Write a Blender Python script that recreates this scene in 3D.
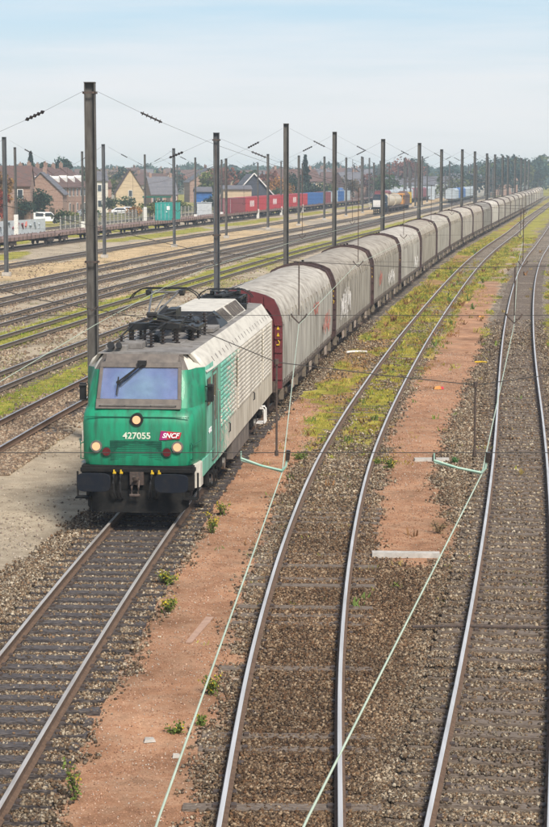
import bpy, math, random
import numpy as np
from mathutils import Vector, Matrix
random.seed(7); rng = np.random.default_rng(11)
R = math.radians
for o in list(bpy.data.objects): bpy.data.objects.remove(o)
sc = bpy.context.scene
col = sc.collection

# ------------------------------------------------------------------ camera
FPX, HCAM, CX, CY, HORIZ = 1835.0, 8.0, 274.5, 413.5, 174.0
PITCH = math.atan((CY - HORIZ) / FPX)
cd = bpy.data.cameras.new('camera'); cam = bpy.data.objects.new('camera', cd); col.objects.link(cam)
cam.location = (0, 0, HCAM); cam.rotation_euler = (math.pi/2 - PITCH, 0, 0)
cd.sensor_fit = 'HORIZONTAL'; cd.sensor_width = 36; cd.lens = 36 * FPX / 549
cd.clip_start = 0.5; cd.clip_end = 12000
sc.camera = cam

# ------------------------------------------------------------------ sky, sun, exposure
SUN_EL, SUN_AZ = 47.0, 150.0          # azimuth clockwise from +Y (the view direction)
w = bpy.data.worlds.new('World'); sc.world = w; w.use_nodes = True
nt = w.node_tree; nt.nodes.clear()
def N(nt, t, **k):
    n = nt.nodes.new(t)
    for a, b in k.items(): setattr(n, a, b)
    return n
sky = N(nt, 'ShaderNodeTexSky', sky_type='NISHITA', sun_disc=False, sun_elevation=R(SUN_EL), sun_rotation=R(SUN_AZ), altitude=50, air_density=1.0, dust_density=1.5, ozone_density=2.0)
tc = N(nt, 'ShaderNodeTexCoord'); mp = N(nt, 'ShaderNodeMapping'); mp.inputs['Scale'].default_value = (2.2, 2.2, 30)
nz = N(nt, 'ShaderNodeTexNoise'); nz.inputs['Scale'].default_value = 2.2; nz.inputs['Detail'].default_value = 7; nz.inputs['Roughness'].default_value = .55
rp = N(nt, 'ShaderNodeValToRGB'); rp.color_ramp.elements[0].position = .38; rp.color_ramp.elements[1].position = .72
sx = N(nt, 'ShaderNodeSeparateXYZ')
el = N(nt, 'ShaderNodeValToRGB'); ee = el.color_ramp.elements; ee[0].position = 0; ee[0].color = (.97,)*3+(1,); ee[1].position = .55; ee[1].color = (.16,)*3+(1,)
for p_, v_ in ((.05,.86),(.10,.68),(.2,.45)): q_ = ee.new(p_); q_.color = (v_,)*3+(1,)
ad = N(nt, 'ShaderNodeMath', operation='ADD'); ad.use_clamp = True
ml = N(nt, 'ShaderNodeMath', operation='MULTIPLY'); ml.inputs[1].default_value = .26
b1 = N(nt, 'ShaderNodeBackground'); b1.inputs['Strength'].default_value = .13
b2 = N(nt, 'ShaderNodeBackground'); b2.inputs['Color'].default_value = (.90, .92, .93, 1); b2.inputs['Strength'].default_value = .89
bc_ = N(nt, 'ShaderNodeValToRGB'); be = bc_.color_ramp.elements; be[0].position = 0; be[0].color = (.93,.92,.90,1); be[1].position = .35; be[1].color = (.80,.82,.84,1); q_ = be.new(.12); q_.color = (.52,.78,.99,1)
q_ = be.new(.045); q_.color = (.84,.89,.93,1); q_ = be.new(.085); q_.color = (.60,.81,.97,1)
mx = N(nt, 'ShaderNodeMixShader'); ow = N(nt, 'ShaderNodeOutputWorld')
L = nt.links.new
L(tc.outputs['Generated'], mp.inputs['Vector']); L(mp.outputs[0], nz.inputs['Vector']); L(nz.outputs['Fac'], rp.inputs[0])
L(tc.outputs['Generated'], sx.inputs[0]); L(sx.outputs['Z'], el.inputs[0]); L(sx.outputs['Z'], bc_.inputs[0])
cm_ = N(nt,'ShaderNodeMix', data_type='RGBA'); cm_.inputs['B'].default_value = (.97,.94,.92,1); cf_ = N(nt,'ShaderNodeMath', operation='MULTIPLY'); cf_.inputs[1].default_value = .45; L(rp.outputs['Color'], cf_.inputs[0]); L(cf_.outputs[0], cm_.inputs['Factor']); L(bc_.outputs[0], cm_.inputs['A']); L(cm_.outputs['Result'], b2.inputs['Color'])
L(rp.outputs['Color'], ml.inputs[0]); L(ml.outputs[0], ad.inputs[0]); L(el.outputs[0], ad.inputs[1])
L(sky.outputs[0], b1.inputs['Color']); L(ad.outputs[0], mx.inputs[0]); L(b1.outputs[0], mx.inputs[1]); L(b2.outputs[0], mx.inputs[2]); L(mx.outputs[0], ow.inputs[0])
sd = bpy.data.lights.new('sun', 'SUN'); sd.energy = 5.0; sd.angle = R(16); sd.color = (1, .93, .82)
so = bpy.data.objects.new('sun', sd); col.objects.link(so)
sv = Vector((math.cos(R(SUN_EL))*math.sin(R(SUN_AZ)), math.cos(R(SUN_EL))*math.cos(R(SUN_AZ)), math.sin(R(SUN_EL))))
so.rotation_euler = sv.to_track_quat('Z', 'Y').to_euler(); so.location = (60, -40, 60)
vs = sc.view_settings; vs.view_transform = 'Standard'; vs.look = 'None'; vs.gamma = 1; vs.exposure = 0.13; vs.use_curve_mapping = False
sc.render.engine = 'CYCLES'
sc.cycles.max_bounces = 6; sc.cycles.volume_bounces = 1; sc.cycles.transparent_max_bounces = 8

# ------------------------------------------------------------------ helpers
def bp(x, y, z=0.0):                      # where a point of the photograph meets the level plane at height z
    dx = (x-CX)/FPX; up = (CY-y)/FPX; c, s = math.cos(PITCH), math.sin(PITCH)
    dz = -s + up*c; t = (z-HCAM)/dz
    return dx*t, (c+up*s)*t
def ax(px, d): return (px-CX)/FPX*d       # lateral position of a column at distance d
def az(py, d): return HCAM - (py-HORIZ)/FPX*d
def tag(o, label=None, cat=None, group=None, kind=None):
    if label: o['label'] = label
    if cat: o['category'] = cat
    if group: o['group'] = group
    if kind: o['kind'] = kind
    return o
def empty(name, loc=(0,0,0), rz=0):
    o = bpy.data.objects.new(name, None); col.objects.link(o); o.location = loc; o.rotation_euler = (0,0,rz); o.empty_display_size = .3
    return o
def copy_tree(o, parent=None):
    c = o.copy(); col.objects.link(c)
    if parent: c.parent = parent
    for ch in kids(o): copy_tree(ch, c)
    return c
KIDS = {}
def kids(o): return KIDS.get(o.name, [])
def setpar(o, p):
    o.parent = p; KIDS.setdefault(p.name, []).append(o)
class MB:
    def __init__(s): s.v = []; s.f = []; s.m = []
    def face(s, idx, m=0): s.f.append(idx); s.m.append(m)
    def hexa(s, p, m=0):      # p: 4 bottom ccw + 4 top
        b = len(s.v); s.v += [tuple(q) for q in p]
        for q in ((0,3,2,1),(4,5,6,7),(0,1,5,4),(1,2,6,5),(2,3,7,6),(3,0,4,7)): s.face([b+i for i in q], m)
    def box(s, x0,x1,y0,y1,z0,z1, m=0):
        s.hexa([(x0,y0,z0),(x1,y0,z0),(x1,y1,z0),(x0,y1,z0),(x0,y0,z1),(x1,y0,z1),(x1,y1,z1),(x0,y1,z1)], m); return s
    def bar(s, p0, p1, wd, ht=None, m=0):
        return s.tube([p0,p1], wd/2, 4, m, ht and ht/wd)
    def tube(s, pts, r, n=8, m=0, asp=None, r1=None):
        pts = [Vector(p) for p in pts]; rings = []
        for i, p in enumerate(pts):
            t = (pts[min(i+1,len(pts)-1)] - pts[max(i-1,0)]).normalized()
            up = Vector((0,0,1)) if abs(t.z) < .95 else Vector((0,1,0))
            a = t.cross(up).normalized(); b = a.cross(t).normalized()
            rr = r if r1 is None else r + (r1-r)*i/(len(pts)-1)
            base = len(s.v)
            for k in range(n):
                an = 2*math.pi*(k+.5)/n; f = math.sqrt(2) if n == 4 else 1
                s.v.append(tuple(p + a*math.cos(an)*rr*f + b*math.sin(an)*rr*f*(asp or 1)))
            rings.append(base)
        for i in range(len(rings)-1):
            for k in range(n):
                s.face([rings[i]+k, rings[i]+(k+1)%n, rings[i+1]+(k+1)%n, rings[i+1]+k], m)
        s.face([rings[0]+k for k in range(n)][::-1], m); s.face([rings[-1]+k for k in range(n)], m)
        return s
    def cyl(s, p0, p1, r, n=12, m=0, r1=None): return s.tube([p0,p1], r, n, m, None, r1)
    def prism(s, poly, y0, y1, m=0):          # poly of (x,z), ccw seen from -y
        n = len(poly); b = len(s.v)
        s.v += [(x,y0,z) for x,z in poly] + [(x,y1,z) for x,z in poly]
        s.face(list(range(b,b+n)), m); s.face(list(range(b+2*n-1,b+n-1,-1)), m)
        for i in range(n): j=(i+1)%n; s.face([b+j,b+i,b+n+i,b+n+j], m)
        return s
    def prismx(s, poly, x0, x1, m=0):         # poly of (y,z)
        n = len(poly); b = len(s.v)
        s.v += [(x0,y,z) for y,z in poly] + [(x1,y,z) for y,z in poly]
        s.face(list(range(b,b+n))[::-1], m); s.face(list(range(b+n,b+2*n)), m)
        for i in range(n): j=(i+1)%n; s.face([b+i,b+j,b+n+j,b+n+i], m)
        return s
    def loft(s, rings, m=0, closed=False, caps=False):
        b = len(s.v); n = len(rings[0])
        for r in rings: s.v += [tuple(p) for p in r]
        for i in range(len(rings)-1):
            for k in range(n if closed else n-1):
                j=(k+1)%n
                s.face([b+i*n+k, b+i*n+j, b+(i+1)*n+j, b+(i+1)*n+k], m(i,k) if callable(m) else m)
        if caps:
            s.face([b+k for k in range(n)][::-1], 0); s.face([b+(len(rings)-1)*n+k for k in range(n)], 0)
        return s
    def build(s, name, mats, parent=None, smooth=False, bevel=0, loc=None, rz=None, fixn=False):
        me = bpy.data.meshes.new(name); me.from_pydata(s.v, [], s.f)
        for m in (mats if isinstance(mats, (list,tuple)) else [mats]): me.materials.append(m)
        me.polygons.foreach_set('material_index', s.m)
        if fixn or True:
            import bmesh
            bm = bmesh.new(); bm.from_mesh(me); bmesh.ops.recalc_face_normals(bm, faces=bm.faces); bm.to_mesh(me); bm.free()
        if smooth: me.polygons.foreach_set('use_smooth', [True]*len(me.polygons))
        o = bpy.data.objects.new(name, me); col.objects.link(o)
        if parent: setpar(o, parent)
        if loc: o.location = loc
        if rz is not None: o.rotation_euler = (0,0,rz)
        if bevel:
            b = o.modifiers.new('bevel','BEVEL'); b.width = bevel; b.segments = 2; b.limit_method = 'ANGLE'; b.angle_limit = R(35)
        if smooth:
            try: me.set_sharp_from_angle(angle=R(38))
            except Exception: pass
        return o
def npmesh(name, V, F, mat, parent=None, colors=None, smooth=False):
    """fast mesh from arrays; F is (n,k)"""
    me = bpy.data.meshes.new(name); n, k = F.shape
    me.vertices.add(len(V)); me.vertices.foreach_set('co', V.astype(np.float32).ravel())
    me.loops.add(n*k); me.loops.foreach_set('vertex_index', F.astype(np.int32).ravel())
    me.polygons.add(n); me.polygons.foreach_set('loop_start', np.arange(0, n*k, k, dtype=np.int32))
    me.materials.append(mat)
    if colors is not None:
        for nm, c in colors.items():
            a = me.color_attributes.new(nm, 'FLOAT_COLOR', 'POINT')
            a.data.foreach_set('color', c.astype(np.float32).ravel())
    me.update(calc_edges=True)
    if smooth: me.polygons.foreach_set('use_smooth', np.ones(n, bool))
    o = bpy.data.objects.new(name, me); col.objects.link(o)
    if parent: setpar(o, parent)
    return o

# ------------------------------------------------------------------ materials
def mat(name, c, rough=.6, metal=0., c2=None, scale=6., stretch=(1,1,1), bump=0., thr=(.35,.7), objcol=False, spec=.4, coat=0., vary=0.):
    m = bpy.data.materials.new(name); m.use_nodes = True; nt = m.node_tree; b = nt.nodes['Principled BSDF']
    b.inputs['Roughness'].default_value = rough; b.inputs['Metallic'].default_value = metal; b.inputs['Specular IOR Level'].default_value = spec
    b.inputs['Coat Weight'].default_value = coat
    c = (*c, 1); c2v = (*(c2 or tuple(v*.62 for v in c[:3])), 1)
    t = N(nt,'ShaderNodeTexCoord'); mp = N(nt,'ShaderNodeMapping'); mp.inputs['Scale'].default_value = stretch
    oi = N(nt,'ShaderNodeObjectInfo'); vm = N(nt,'ShaderNodeVectorMath', operation='ADD'); sc_ = N(nt,'ShaderNodeVectorMath', operation='SCALE'); sc_.inputs['Scale'].default_value = 37.
    cmb = N(nt,'ShaderNodeCombineXYZ'); L = nt.links.new
    for i in range(3): L(oi.outputs['Random'], cmb.inputs[i])
    L(cmb.outputs[0], sc_.inputs[0]); L(t.outputs['Object'], mp.inputs[0]); L(mp.outputs[0], vm.inputs[0]); L(sc_.outputs[0], vm.inputs[1])
    n = N(nt,'ShaderNodeTexNoise'); n.inputs['Scale'].default_value = scale; n.inputs['Detail'].default_value = 8; n.inputs['Roughness'].default_value = .62
    L(vm.outputs[0], n.inputs['Vector'])
    r = N(nt,'ShaderNodeMapRange'); r.inputs['From Min'].default_value = thr[0]; r.inputs['From Max'].default_value = thr[1]; L(n.outputs['Fac'], r.inputs['Value'])
    mixn = N(nt,'ShaderNodeMix', data_type='RGBA'); mixn.inputs['A'].default_value = c; mixn.inputs['B'].default_value = c2v
    L(r.outputs[0], mixn.inputs['Factor']); out = mixn.outputs['Result']
    if objcol:
        mu = N(nt,'ShaderNodeMix', data_type='RGBA', blend_type='MULTIPLY'); mu.inputs['Factor'].default_value = 1
        L(out, mu.inputs['A']); L(oi.outputs['Color'], mu.inputs['B']); out = mu.outputs['Result']
    L(out, b.inputs['Base Color'])
    if bump:
        bn = N(nt,'ShaderNodeBump'); bn.inputs['Strength'].default_value = .6; bn.inputs['Distance'].default_value = bump; L(n.outputs['Fac'], bn.inputs['Height']); L(bn.outputs[0], b.inputs['Normal'])
    return m
def vcmat(name, rough=.85, trans=False):
    m = bpy.data.materials.new(name); m.use_nodes = True; nt = m.node_tree; b = nt.nodes['Principled BSDF']
    b.inputs['Roughness'].default_value = rough; b.inputs['Specular IOR Level'].default_value = .25
    a = N(nt,'ShaderNodeVertexColor', layer_name='col'); nt.links.new(a.outputs[0], b.inputs['Base Color'])
    if trans:
        tr = N(nt,'ShaderNodeBsdfTranslucent'); ms = N(nt,'ShaderNodeMixShader'); ms.inputs[0].default_value = .3
        nt.links.new(a.outputs[0], tr.inputs[0]); nt.links.new(b.outputs[0], ms.inputs[1]); nt.links.new(tr.outputs[0], ms.inputs[2]); nt.links.new(ms.outputs[0], nt.nodes['Material Output'].inputs[0])
    return m
M = dict(
 railtop=mat('rail_top',(.74,.72,.70),.42,.5,(.52,.50,.48),9.,(1,.05,1)),
 railmid=mat('rail_top_worn',(.62,.58,.54),.45,.5,(.42,.38,.34),8.,(1,.1,1)),
 raildull=mat('rail_top_dull',(.62,.61,.62),.42,.8,(.42,.4,.39),6.,(1,.2,1)),
 rust=mat('rail_rust',(.085,.052,.035),.9,0.,(.15,.095,.062),14.,bump=.004),
 rustl=mat('rail_rust_dusty',(.085,.066,.052),.9,0.,(.14,.11,.085),10.,bump=.004),
 timber=mat('sleeper_timber',(.036,.030,.030),.7,0.,(.22,.19,.175),7.,(1.5,9,9),.01,(.44,.78)),
 timber2=mat('sleeper_grey_timber',(.085,.062,.048),.85,0.,(.28,.23,.185),7.,(1.5,9,9),.01,(.4,.75)),
 iron=mat('iron',(.06,.05,.047),.6,.3,(.13,.09,.07),20.),
 polesteel=mat('pole_steel',(.125,.118,.108),.7,.05,(.055,.048,.042),6.,(1,1,.25),.004),
 polegalv=mat('pole_galvanised',(.13,.135,.14),.55,.3,(.07,.07,.075),4.,(1,1,.4)),
 white=mat('white_paint',(.72,.71,.68),.6,0,(.5,.48,.45),8.),
 wire=mat('wire_dark',(.075,.07,.065),.5,.3),
 copper=mat('contact_wire_patina',(.50,.58,.46),.5,.15,(.38,.46,.36),3.),
 patina=mat('green_patina_tube',(.20,.42,.33),.5,.2,(.42,.5,.42),9.),
 insul=mat('insulator_brown',(.035,.026,.024),.25,0,spec=.6),
 lgreen=mat('loco_green_paint',(.008,.245,.125),.48,0,(.022,.085,.052),3.4,(2.0,1,.28),.003,(.42,.74),coat=.06),
 lgreendk=mat('loco_green_grille',(.008,.12,.066),.5,0,(.006,.06,.04),6.),
 lgrey=mat('loco_grey_surround',(.16,.135,.115),.6,0,(.075,.065,.06),4.,(1,1,.5)),
 lroof=mat('loco_roof_grey',(.25,.235,.22),.75,0,(.10,.09,.082),2.6,(1,1,1),0,(.36,.72)),
 lcream=mat('loco_cream_paint',(.56,.525,.455),.55,0,(.30,.27,.23),3.,(1,.6,1),0,(.45,.85)),
 black=mat('black_underframe',(.010,.010,.010),.8,0,(.028,.024,.020),6.,thr=(.45,.8),spec=.2),
 bufferp=mat('buffer_plate_dark',(.010,.013,.020),.8,.0,(.024,.023,.023),5.,thr=(.45,.8),spec=.15),
 blackpl=mat('black_rubber',(.012,.012,.013),.45,0,(.02,.02,.02)),
 steel=mat('bare_steel',(.38,.37,.35),.4,.8,(.2,.18,.16)),
 maroon=mat('wagon_maroon_paint',(.145,.028,.033),.55,0,(.085,.022,.024),4.,thr=(.35,.8)),
 marodark=mat('wagon_end_hoop_dark',(.080,.042,.038),.65,0,(.03,.02,.02),4.),
 tarp=mat('wagon_cover_tarp',(.42,.40,.36),.75,0,(.125,.105,.085),2.4,(1,1.5,.16),.03,(.40,.70),objcol=True),
 tarproof=mat('wagon_cover_roof_tarp',(.46,.43,.385),.75,0,(.16,.13,.105),2.2,(1,.8,1),.02,(.40,.78),objcol=True),
 under=mat('wagon_underframe',(.050,.038,.034),.75,.1,(.13,.095,.075),7.),
 ochre=mat('axlebox_ochre',(.12,.10,.078),.6,0,(.2,.16,.12),8.),
 placard=mat('placard_pale',(.42,.34,.28),.6,0,(.2,.15,.12),8.),
 yellow=mat('yellow_paint',(.70,.46,.03),.5),
 redm=mat('red_paint',(.55,.03,.05),.5), magenta=mat('logo_magenta',(.36,.02,.16),.45),
 letter=mat('lettering_pale',(.72,.74,.62),.5,0,(.5,.55,.42),12.), letterw=mat('lettering_white',(.85,.84,.84),.5,0,(.8,.78,.78)),
 concrete=mat('concrete',(.46,.43,.39),.85,0,(.30,.28,.25),6.,bump=.01),
 graf=mat('graffiti_red',(.52,.13,.09),.7,0,(.34,.12,.10),5.), grafw=mat('graffiti_white',(.78,.76,.74),.7,0,(.6,.58,.56),5.),
 paper=mat('paper',(.8,.8,.8),.7), cabdark=mat('cab_interior',(.20,.21,.28),.8,0,(.07,.075,.1),3.),
 teal=mat('container_teal',(.03,.33,.29),.5,0,(.02,.24,.21),2.), cred=mat('container_red',(.42,.035,.045),.5,0,(.32,.03,.04),1.5),
 cmaroon=mat('container_maroon',(.23,.05,.06),.55,0,(.16,.045,.05),1.5), cblue=mat('container_blue',(.03,.13,.36),.5,0,(.025,.09,.26),1.5),
 cgrey=mat('container_pale_grey',(.42,.47,.50),.6,0,(.30,.34,.37),1.5), navy=mat('shunter_navy',(.02,.035,.06),.5), tankc=mat('tank_cream',(.55,.48,.36),.5,0,(.35,.28,.2),1.5),
 orange=mat('machine_orange',(.60,.27,.06),.5,0,(.4,.17,.05),2.), brown=mat('machine_brown',(.13,.07,.05),.7),
 brick=mat('brick_wall',(.24,.14,.11),.9,0,(.33,.24,.19),3.), brickp=mat('pink_brick_wall',(.33,.22,.175),.9,0,(.24,.14,.11),3.),
 beige=mat('beige_render_wall',(.50,.39,.26),.9,0,(.42,.32,.21),1.), cream=mat('pale_render_wall',(.58,.54,.48),.9,0,(.46,.42,.37),1.),
 bluewood=mat('dark_blue_grey_wall',(.055,.065,.085),.8,0,(.04,.045,.06),2.), tile=mat('red_roof_tiles',(.13,.068,.055),.85,0,(.085,.065,.06),1.3),
 slate=mat('slate_roof',(.10,.10,.115),.7,0,(.15,.14,.15),1.3), glassd=mat('window_glass_dark',(.05,.06,.075),.15,0,spec=.7), bark=mat('tree_bark',(.07,.052,.04),.9,0,(.11,.085,.06),5.,(1,1,.3)),
 sheet=mat('pale_sheet_metal',(.55,.58,.60),.5,.2,(.4,.42,.44),3.), tyre=mat('tyre',(.02,.02,.02),.8), carw=mat('car_white_paint',(.75,.76,.77),.35,0,(.68,.69,.7),coat=.3), carg=mat('car_grey_paint',(.28,.31,.35),.35,.3,coat=.3),
 fence=mat('fence_mesh_grey',(.16,.17,.16),.7,.2,(.10,.11,.10),3.),
 leaf=vcmat('leaf_colours', .8, True), stone=vcmat('ballast_stone_colours', .9), weed=vcmat('weed_colours', .85, True))
# windscreen: heated, faintly blue, mirrors the sky and lets the cab show through
wsm = bpy.data.materials.new('windscreen_glass'); wsm.use_nodes = True; nt = wsm.node_tree; b = nt.nodes['Principled BSDF']
b.inputs['Base Color'].default_value = (.42,.48,.78,1); b.inputs['Metallic'].default_value = .8; b.inputs['Roughness'].default_value = .16
tr = N(nt,'ShaderNodeBsdfTransparent'); tr.inputs[0].default_value = (.75,.82,1,1); ms = N(nt,'ShaderNodeMixShader'); ms.inputs[0].default_value = .5
nt.links.new(tr.outputs[0], ms.inputs[2]); nt.links.new(b.outputs[0], ms.inputs[1]); nt.links.new(ms.outputs[0], nt.nodes['Material Output'].inputs[0])
t_ = N(nt,'ShaderNodeTexCoord'); mp_ = N(nt,'ShaderNodeMapping'); mp_.inputs['Scale'].default_value = (.75,.3,1.1); mp_.inputs['Location'].default_value = (0,0,-3.45); gd = N(nt,'ShaderNodeTexGradient', gradient_type='SPHERICAL'); nq = N(nt,'ShaderNodeTexNoise'); nq.inputs['Scale'].default_value = 3.0
rq = N(nt,'ShaderNodeValToRGB'); eq = rq.color_ramp.elements; eq[0].position=.05; eq[0].color=(.74,.70,.82,1); eq[1].position=.8; eq[1].color=(.66,.86,.92,1); e3 = eq.new(.4); e3.color=(.60,.68,.92,1)
nt.links.new(t_.outputs['Object'], mp_.inputs[0]); nt.links.new(mp_.outputs[0], gd.inputs[0]); am = N(nt,'ShaderNodeMath', operation='MULTIPLY_ADD'); am.inputs[1].default_value=.5; nt.links.new(t_.outputs['Object'], nq.inputs['Vector']); nt.links.new(nq.outputs['Fac'], am.inputs[0]); nt.links.new(gd.outputs['Fac'], am.inputs[2]); sb_ = N(nt,'ShaderNodeMath', operation='SUBTRACT'); sb_.inputs[1].default_value=.22; nt.links.new(am.outputs[0], sb_.inputs[0]); nt.links.new(sb_.outputs[0], rq.inputs[0]); nt.links.new(rq.outputs[0], b.inputs['Base Color'])
dn = N(nt,'ShaderNodeTexNoise'); dn.inputs['Scale'].default_value = 3.5; dn.inputs['Detail'].default_value = 8; dn.inputs['Distortion'].default_value = .3; nt.links.new(t_.outputs['Object'], dn.inputs['Vector'])
dr_ = N(nt,'ShaderNodeMapRange'); dr_.inputs['From Min'].default_value = .35; dr_.inputs['From Max'].default_value = .65; dr_.inputs['To Min'].default_value = .50; dr_.inputs['To Max'].default_value = .64; nt.links.new(dn.outputs['Fac'], dr_.inputs['Value']); nt.links.new(dr_.outputs[0], ms.inputs[0])
M['screen'] = wsm
# headlamp glass (lit, dim warm)
hl = bpy.data.materials.new('headlamp_lit'); hl.use_nodes = True; b = hl.node_tree.nodes['Principled BSDF']
b.inputs['Base Color'].default_value = (.75,.42,.22,1); b.inputs['Emission Color'].default_value = (1,.66,.42,1); b.inputs['Emission Strength'].default_value = .18; b.inputs['Roughness'].default_value = .2
M['lamp'] = hl
hr = mat('marker_lamp_red',(.10,.008,.012),.2,0,(.07,.005,.01),spec=.7); M['lampred'] = hr
# loco side: green breaking up in squares into cream along the body (painted livery); sunlight is put into its green, paler than the nose
ls = bpy.data.materials.new('loco_side_livery_sunlit'); ls.use_nodes = True; nt = ls.node_tree; b = nt.nodes['Principled BSDF']; b.inputs['Roughness'].default_value = .5
L = nt.links.new
t = N(nt,'ShaderNodeTexCoord'); s = N(nt,'ShaderNodeSeparateXYZ'); L(t.outputs['Object'], s.inputs[0])
sn = N(nt,'ShaderNodeVectorMath', operation='SNAP'); sn.inputs[1].default_value = (.075,.075,.075); L(t.outputs['Object'], sn.inputs[0])
wn = N(nt,'ShaderNodeTexWhiteNoise', noise_dimensions='3D'); L(sn.outputs[0], wn.inputs['Vector'])
mr = N(nt,'ShaderNodeMapRange'); mr.inputs['From Min'].default_value = 5.0; mr.inputs['From Max'].default_value = 8.3; mr.inputs['To Min'].default_value=1.0; mr.inputs['To Max'].default_value=-.05
# the lower skirt turns cream sooner
zz = N(nt,'ShaderNodeMath', operation='MULTIPLY_ADD'); zz.inputs[1].default_value = -.9; L(s.outputs['Z'], zz.inputs[0]); zz.inputs[2].default_value = 2.6
ya = N(nt,'ShaderNodeMath', operation='ADD'); L(s.outputs['Y'], ya.inputs[0]); L(zz.outputs[0], ya.inputs[1]); L(ya.outputs[0], mr.inputs['Value'])
gt = N(nt,'ShaderNodeMath', operation='GREATER_THAN'); L(mr.outputs[0], gt.inputs[0]); L(wn.outputs['Value'], gt.inputs[1])
ns = N(nt,'ShaderNodeTexNoise'); ns.inputs['Scale'].default_value = 2.5; ns.inputs['Detail'].default_value = 8; mpp = N(nt,'ShaderNodeMapping'); mpp.inputs['Scale'].default_value=(1,2.2,.35); L(t.outputs['Object'], mpp.inputs[0]); L(mpp.outputs[0], ns.inputs['Vector'])
r1 = N(nt,'ShaderNodeMapRange'); r1.inputs['From Min'].default_value=.4; r1.inputs['From Max'].default_value=.8; L(ns.outputs['Fac'], r1.inputs['Value'])
ma = N(nt,'ShaderNodeMix', data_type='RGBA'); ma.inputs['A'].default_value=(.58,.53,.44,1); ma.inputs['B'].default_value=(.22,.175,.125,1); L(r1.outputs[0], ma.inputs['Factor'])
mb = N(nt,'ShaderNodeMix', data_type='RGBA'); mb.inputs['A'].default_value=(.15,.42,.31,1); mb.inputs['B'].default_value=(.08,.20,.14,1); L(r1.outputs[0], mb.inputs['Factor'])
mc = N(nt,'ShaderNodeMix', data_type='RGBA'); L(gt.outputs[0], mc.inputs['Factor']); L(ma.outputs['Result'], mc.inputs['A']); L(mb.outputs['Result'], mc.inputs['B']); L(mc.outputs['Result'], b.inputs['Base Color'])
M['lside'] = ls

# ------------------------------------------------------------------ track geometry (measured in the photograph, metres)
KA = [(10,-4.9),(20,-4.4),(30,-3.87),(40,-3.2),(50,-2.36),(60,-1.33),(70,-.15),(80,1.12),(90,2.47),(100,3.87),(120,6.75),(140,9.7),(160,12.67),(180,15.73),(200,18.95),(220,22.31),(240,25.76),(260,29.23),(280,32.69),(300,36.13),(320,39.56),(380,49.78),(440,59.94),(500,70.06),(560,80.14),(620,90.23),(680,100.31)]
KB = [(10,-.36),(20,0),(30,.36),(40,.98),(50,1.84),(60,2.94),(70,4.18),(80,5.48),(90,6.82),(100,8.21),(120,11.05),(140,13.95),(160,16.95),(180,20.09),(200,23.39),(220,26.81),(240,30.28),(260,33.68),(280,36.98),(300,40.25),(320,43.56),(380,53.8),(440,64.1),(500,74.3),(560,84.45),(620,94.5),(680,104.55)]
KC = [(10,.79),(20,2.35),(30,3.91),(40,5.38),(50,6.77),(60,8.09),(70,9.37),(80,10.67),(90,12.0),(100,13.37),(120,16.19),(140,19.13),(160,22.21),(180,25.45),(200,28.89),(220,32.29),(240,35.67),(260,39.03),(280,42.38),(300,45.72),(320,49.06),(380,59.08),(440,69.1),(500,79.13),(560,89.15),(620,99.17),(680,109.2)]
def spline(K):
    d = np.array([k[0] for k in K],float); x = np.array([k[1] for k in K],float)
    m = np.gradient(x, d)
    def f(q):
        q = np.asarray(q,float); qc = np.clip(q, d[0], d[-1]); i = np.clip(np.searchsorted(d, qc)-1, 0, len(d)-2)
        h = d[i+1]-d[i]; t = (qc-d[i])/h
        v = (2*t**3-3*t**2+1)*x[i] + (t**3-2*t**2+t)*h*m[i] + (-2*t**3+3*t**2)*x[i+1] + (t**3-t**2)*h*m[i+1]
        return v + np.where(q<d[0],(q-d[0])*m[0],0) + np.where(q>d[-1],(q-d[-1])*m[-1],0)
    return f
XA, XB, XC = spline(KA), spline(KB), spline(KC)
def off(u, g=0.0): return lambda q: XA(q) + u + g*(np.asarray(q,float)-100)/100
TRK = dict(A=XA, B=XB, C=XC, T1=off(-6.85,.1), T2=off(-10.75,.5), T3=off(-15.5,.6), T4=off(-19.3,-.5), T5=off(-23.9,.6), T6=off(-27.9,.0), T7=off(-36.6,-.1), T8=off(-47.8,-.15), T9=off(-59.0), T10=off(-66))

def vnoise(x, y, s, seed=0, oct=3):
    x = np.asarray(x)/s; y = np.asarray(y)/s; out = np.zeros_like(x, float); amp = 1; tot = 0
    for o in range(oct):
        xi = np.floor(x).astype(np.int64); yi = np.floor(y).astype(np.int64); fx = x-xi; fy = y-yi; fx = fx*fx*(3-2*fx); fy = fy*fy*(3-2*fy)
        def hsh(a,b):
            n = (a*374761393 + b*668265263 + (seed+o*17)*974634777) & 0xffffffff; n = ((n ^ (n>>13))*1274126177) & 0xffffffff
            return ((n ^ (n>>16)) & 0xffff)/65535.
        v = (hsh(xi,yi)*(1-fx)+hsh(xi+1,yi)*fx)*(1-fy)+(hsh(xi,yi+1)*(1-fx)+hsh(xi+1,yi+1)*fx)*fy
        out += v*amp; tot += amp; amp *= .5; x = x*2.03; y = y*2.03
    return out/tot
def inpoly(X, Y, poly):
    r = np.zeros(X.shape, bool); n = len(poly); j = n-1
    for i in range(n):
        xi, yi = poly[i]; xj, yj = poly[j]
        c = ((yi>Y)!=(yj>Y)) & (X < (xj-xi)*(Y-yi)/(yj-yi+1e-12)+xi); r ^= c; j = i
    return r
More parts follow.
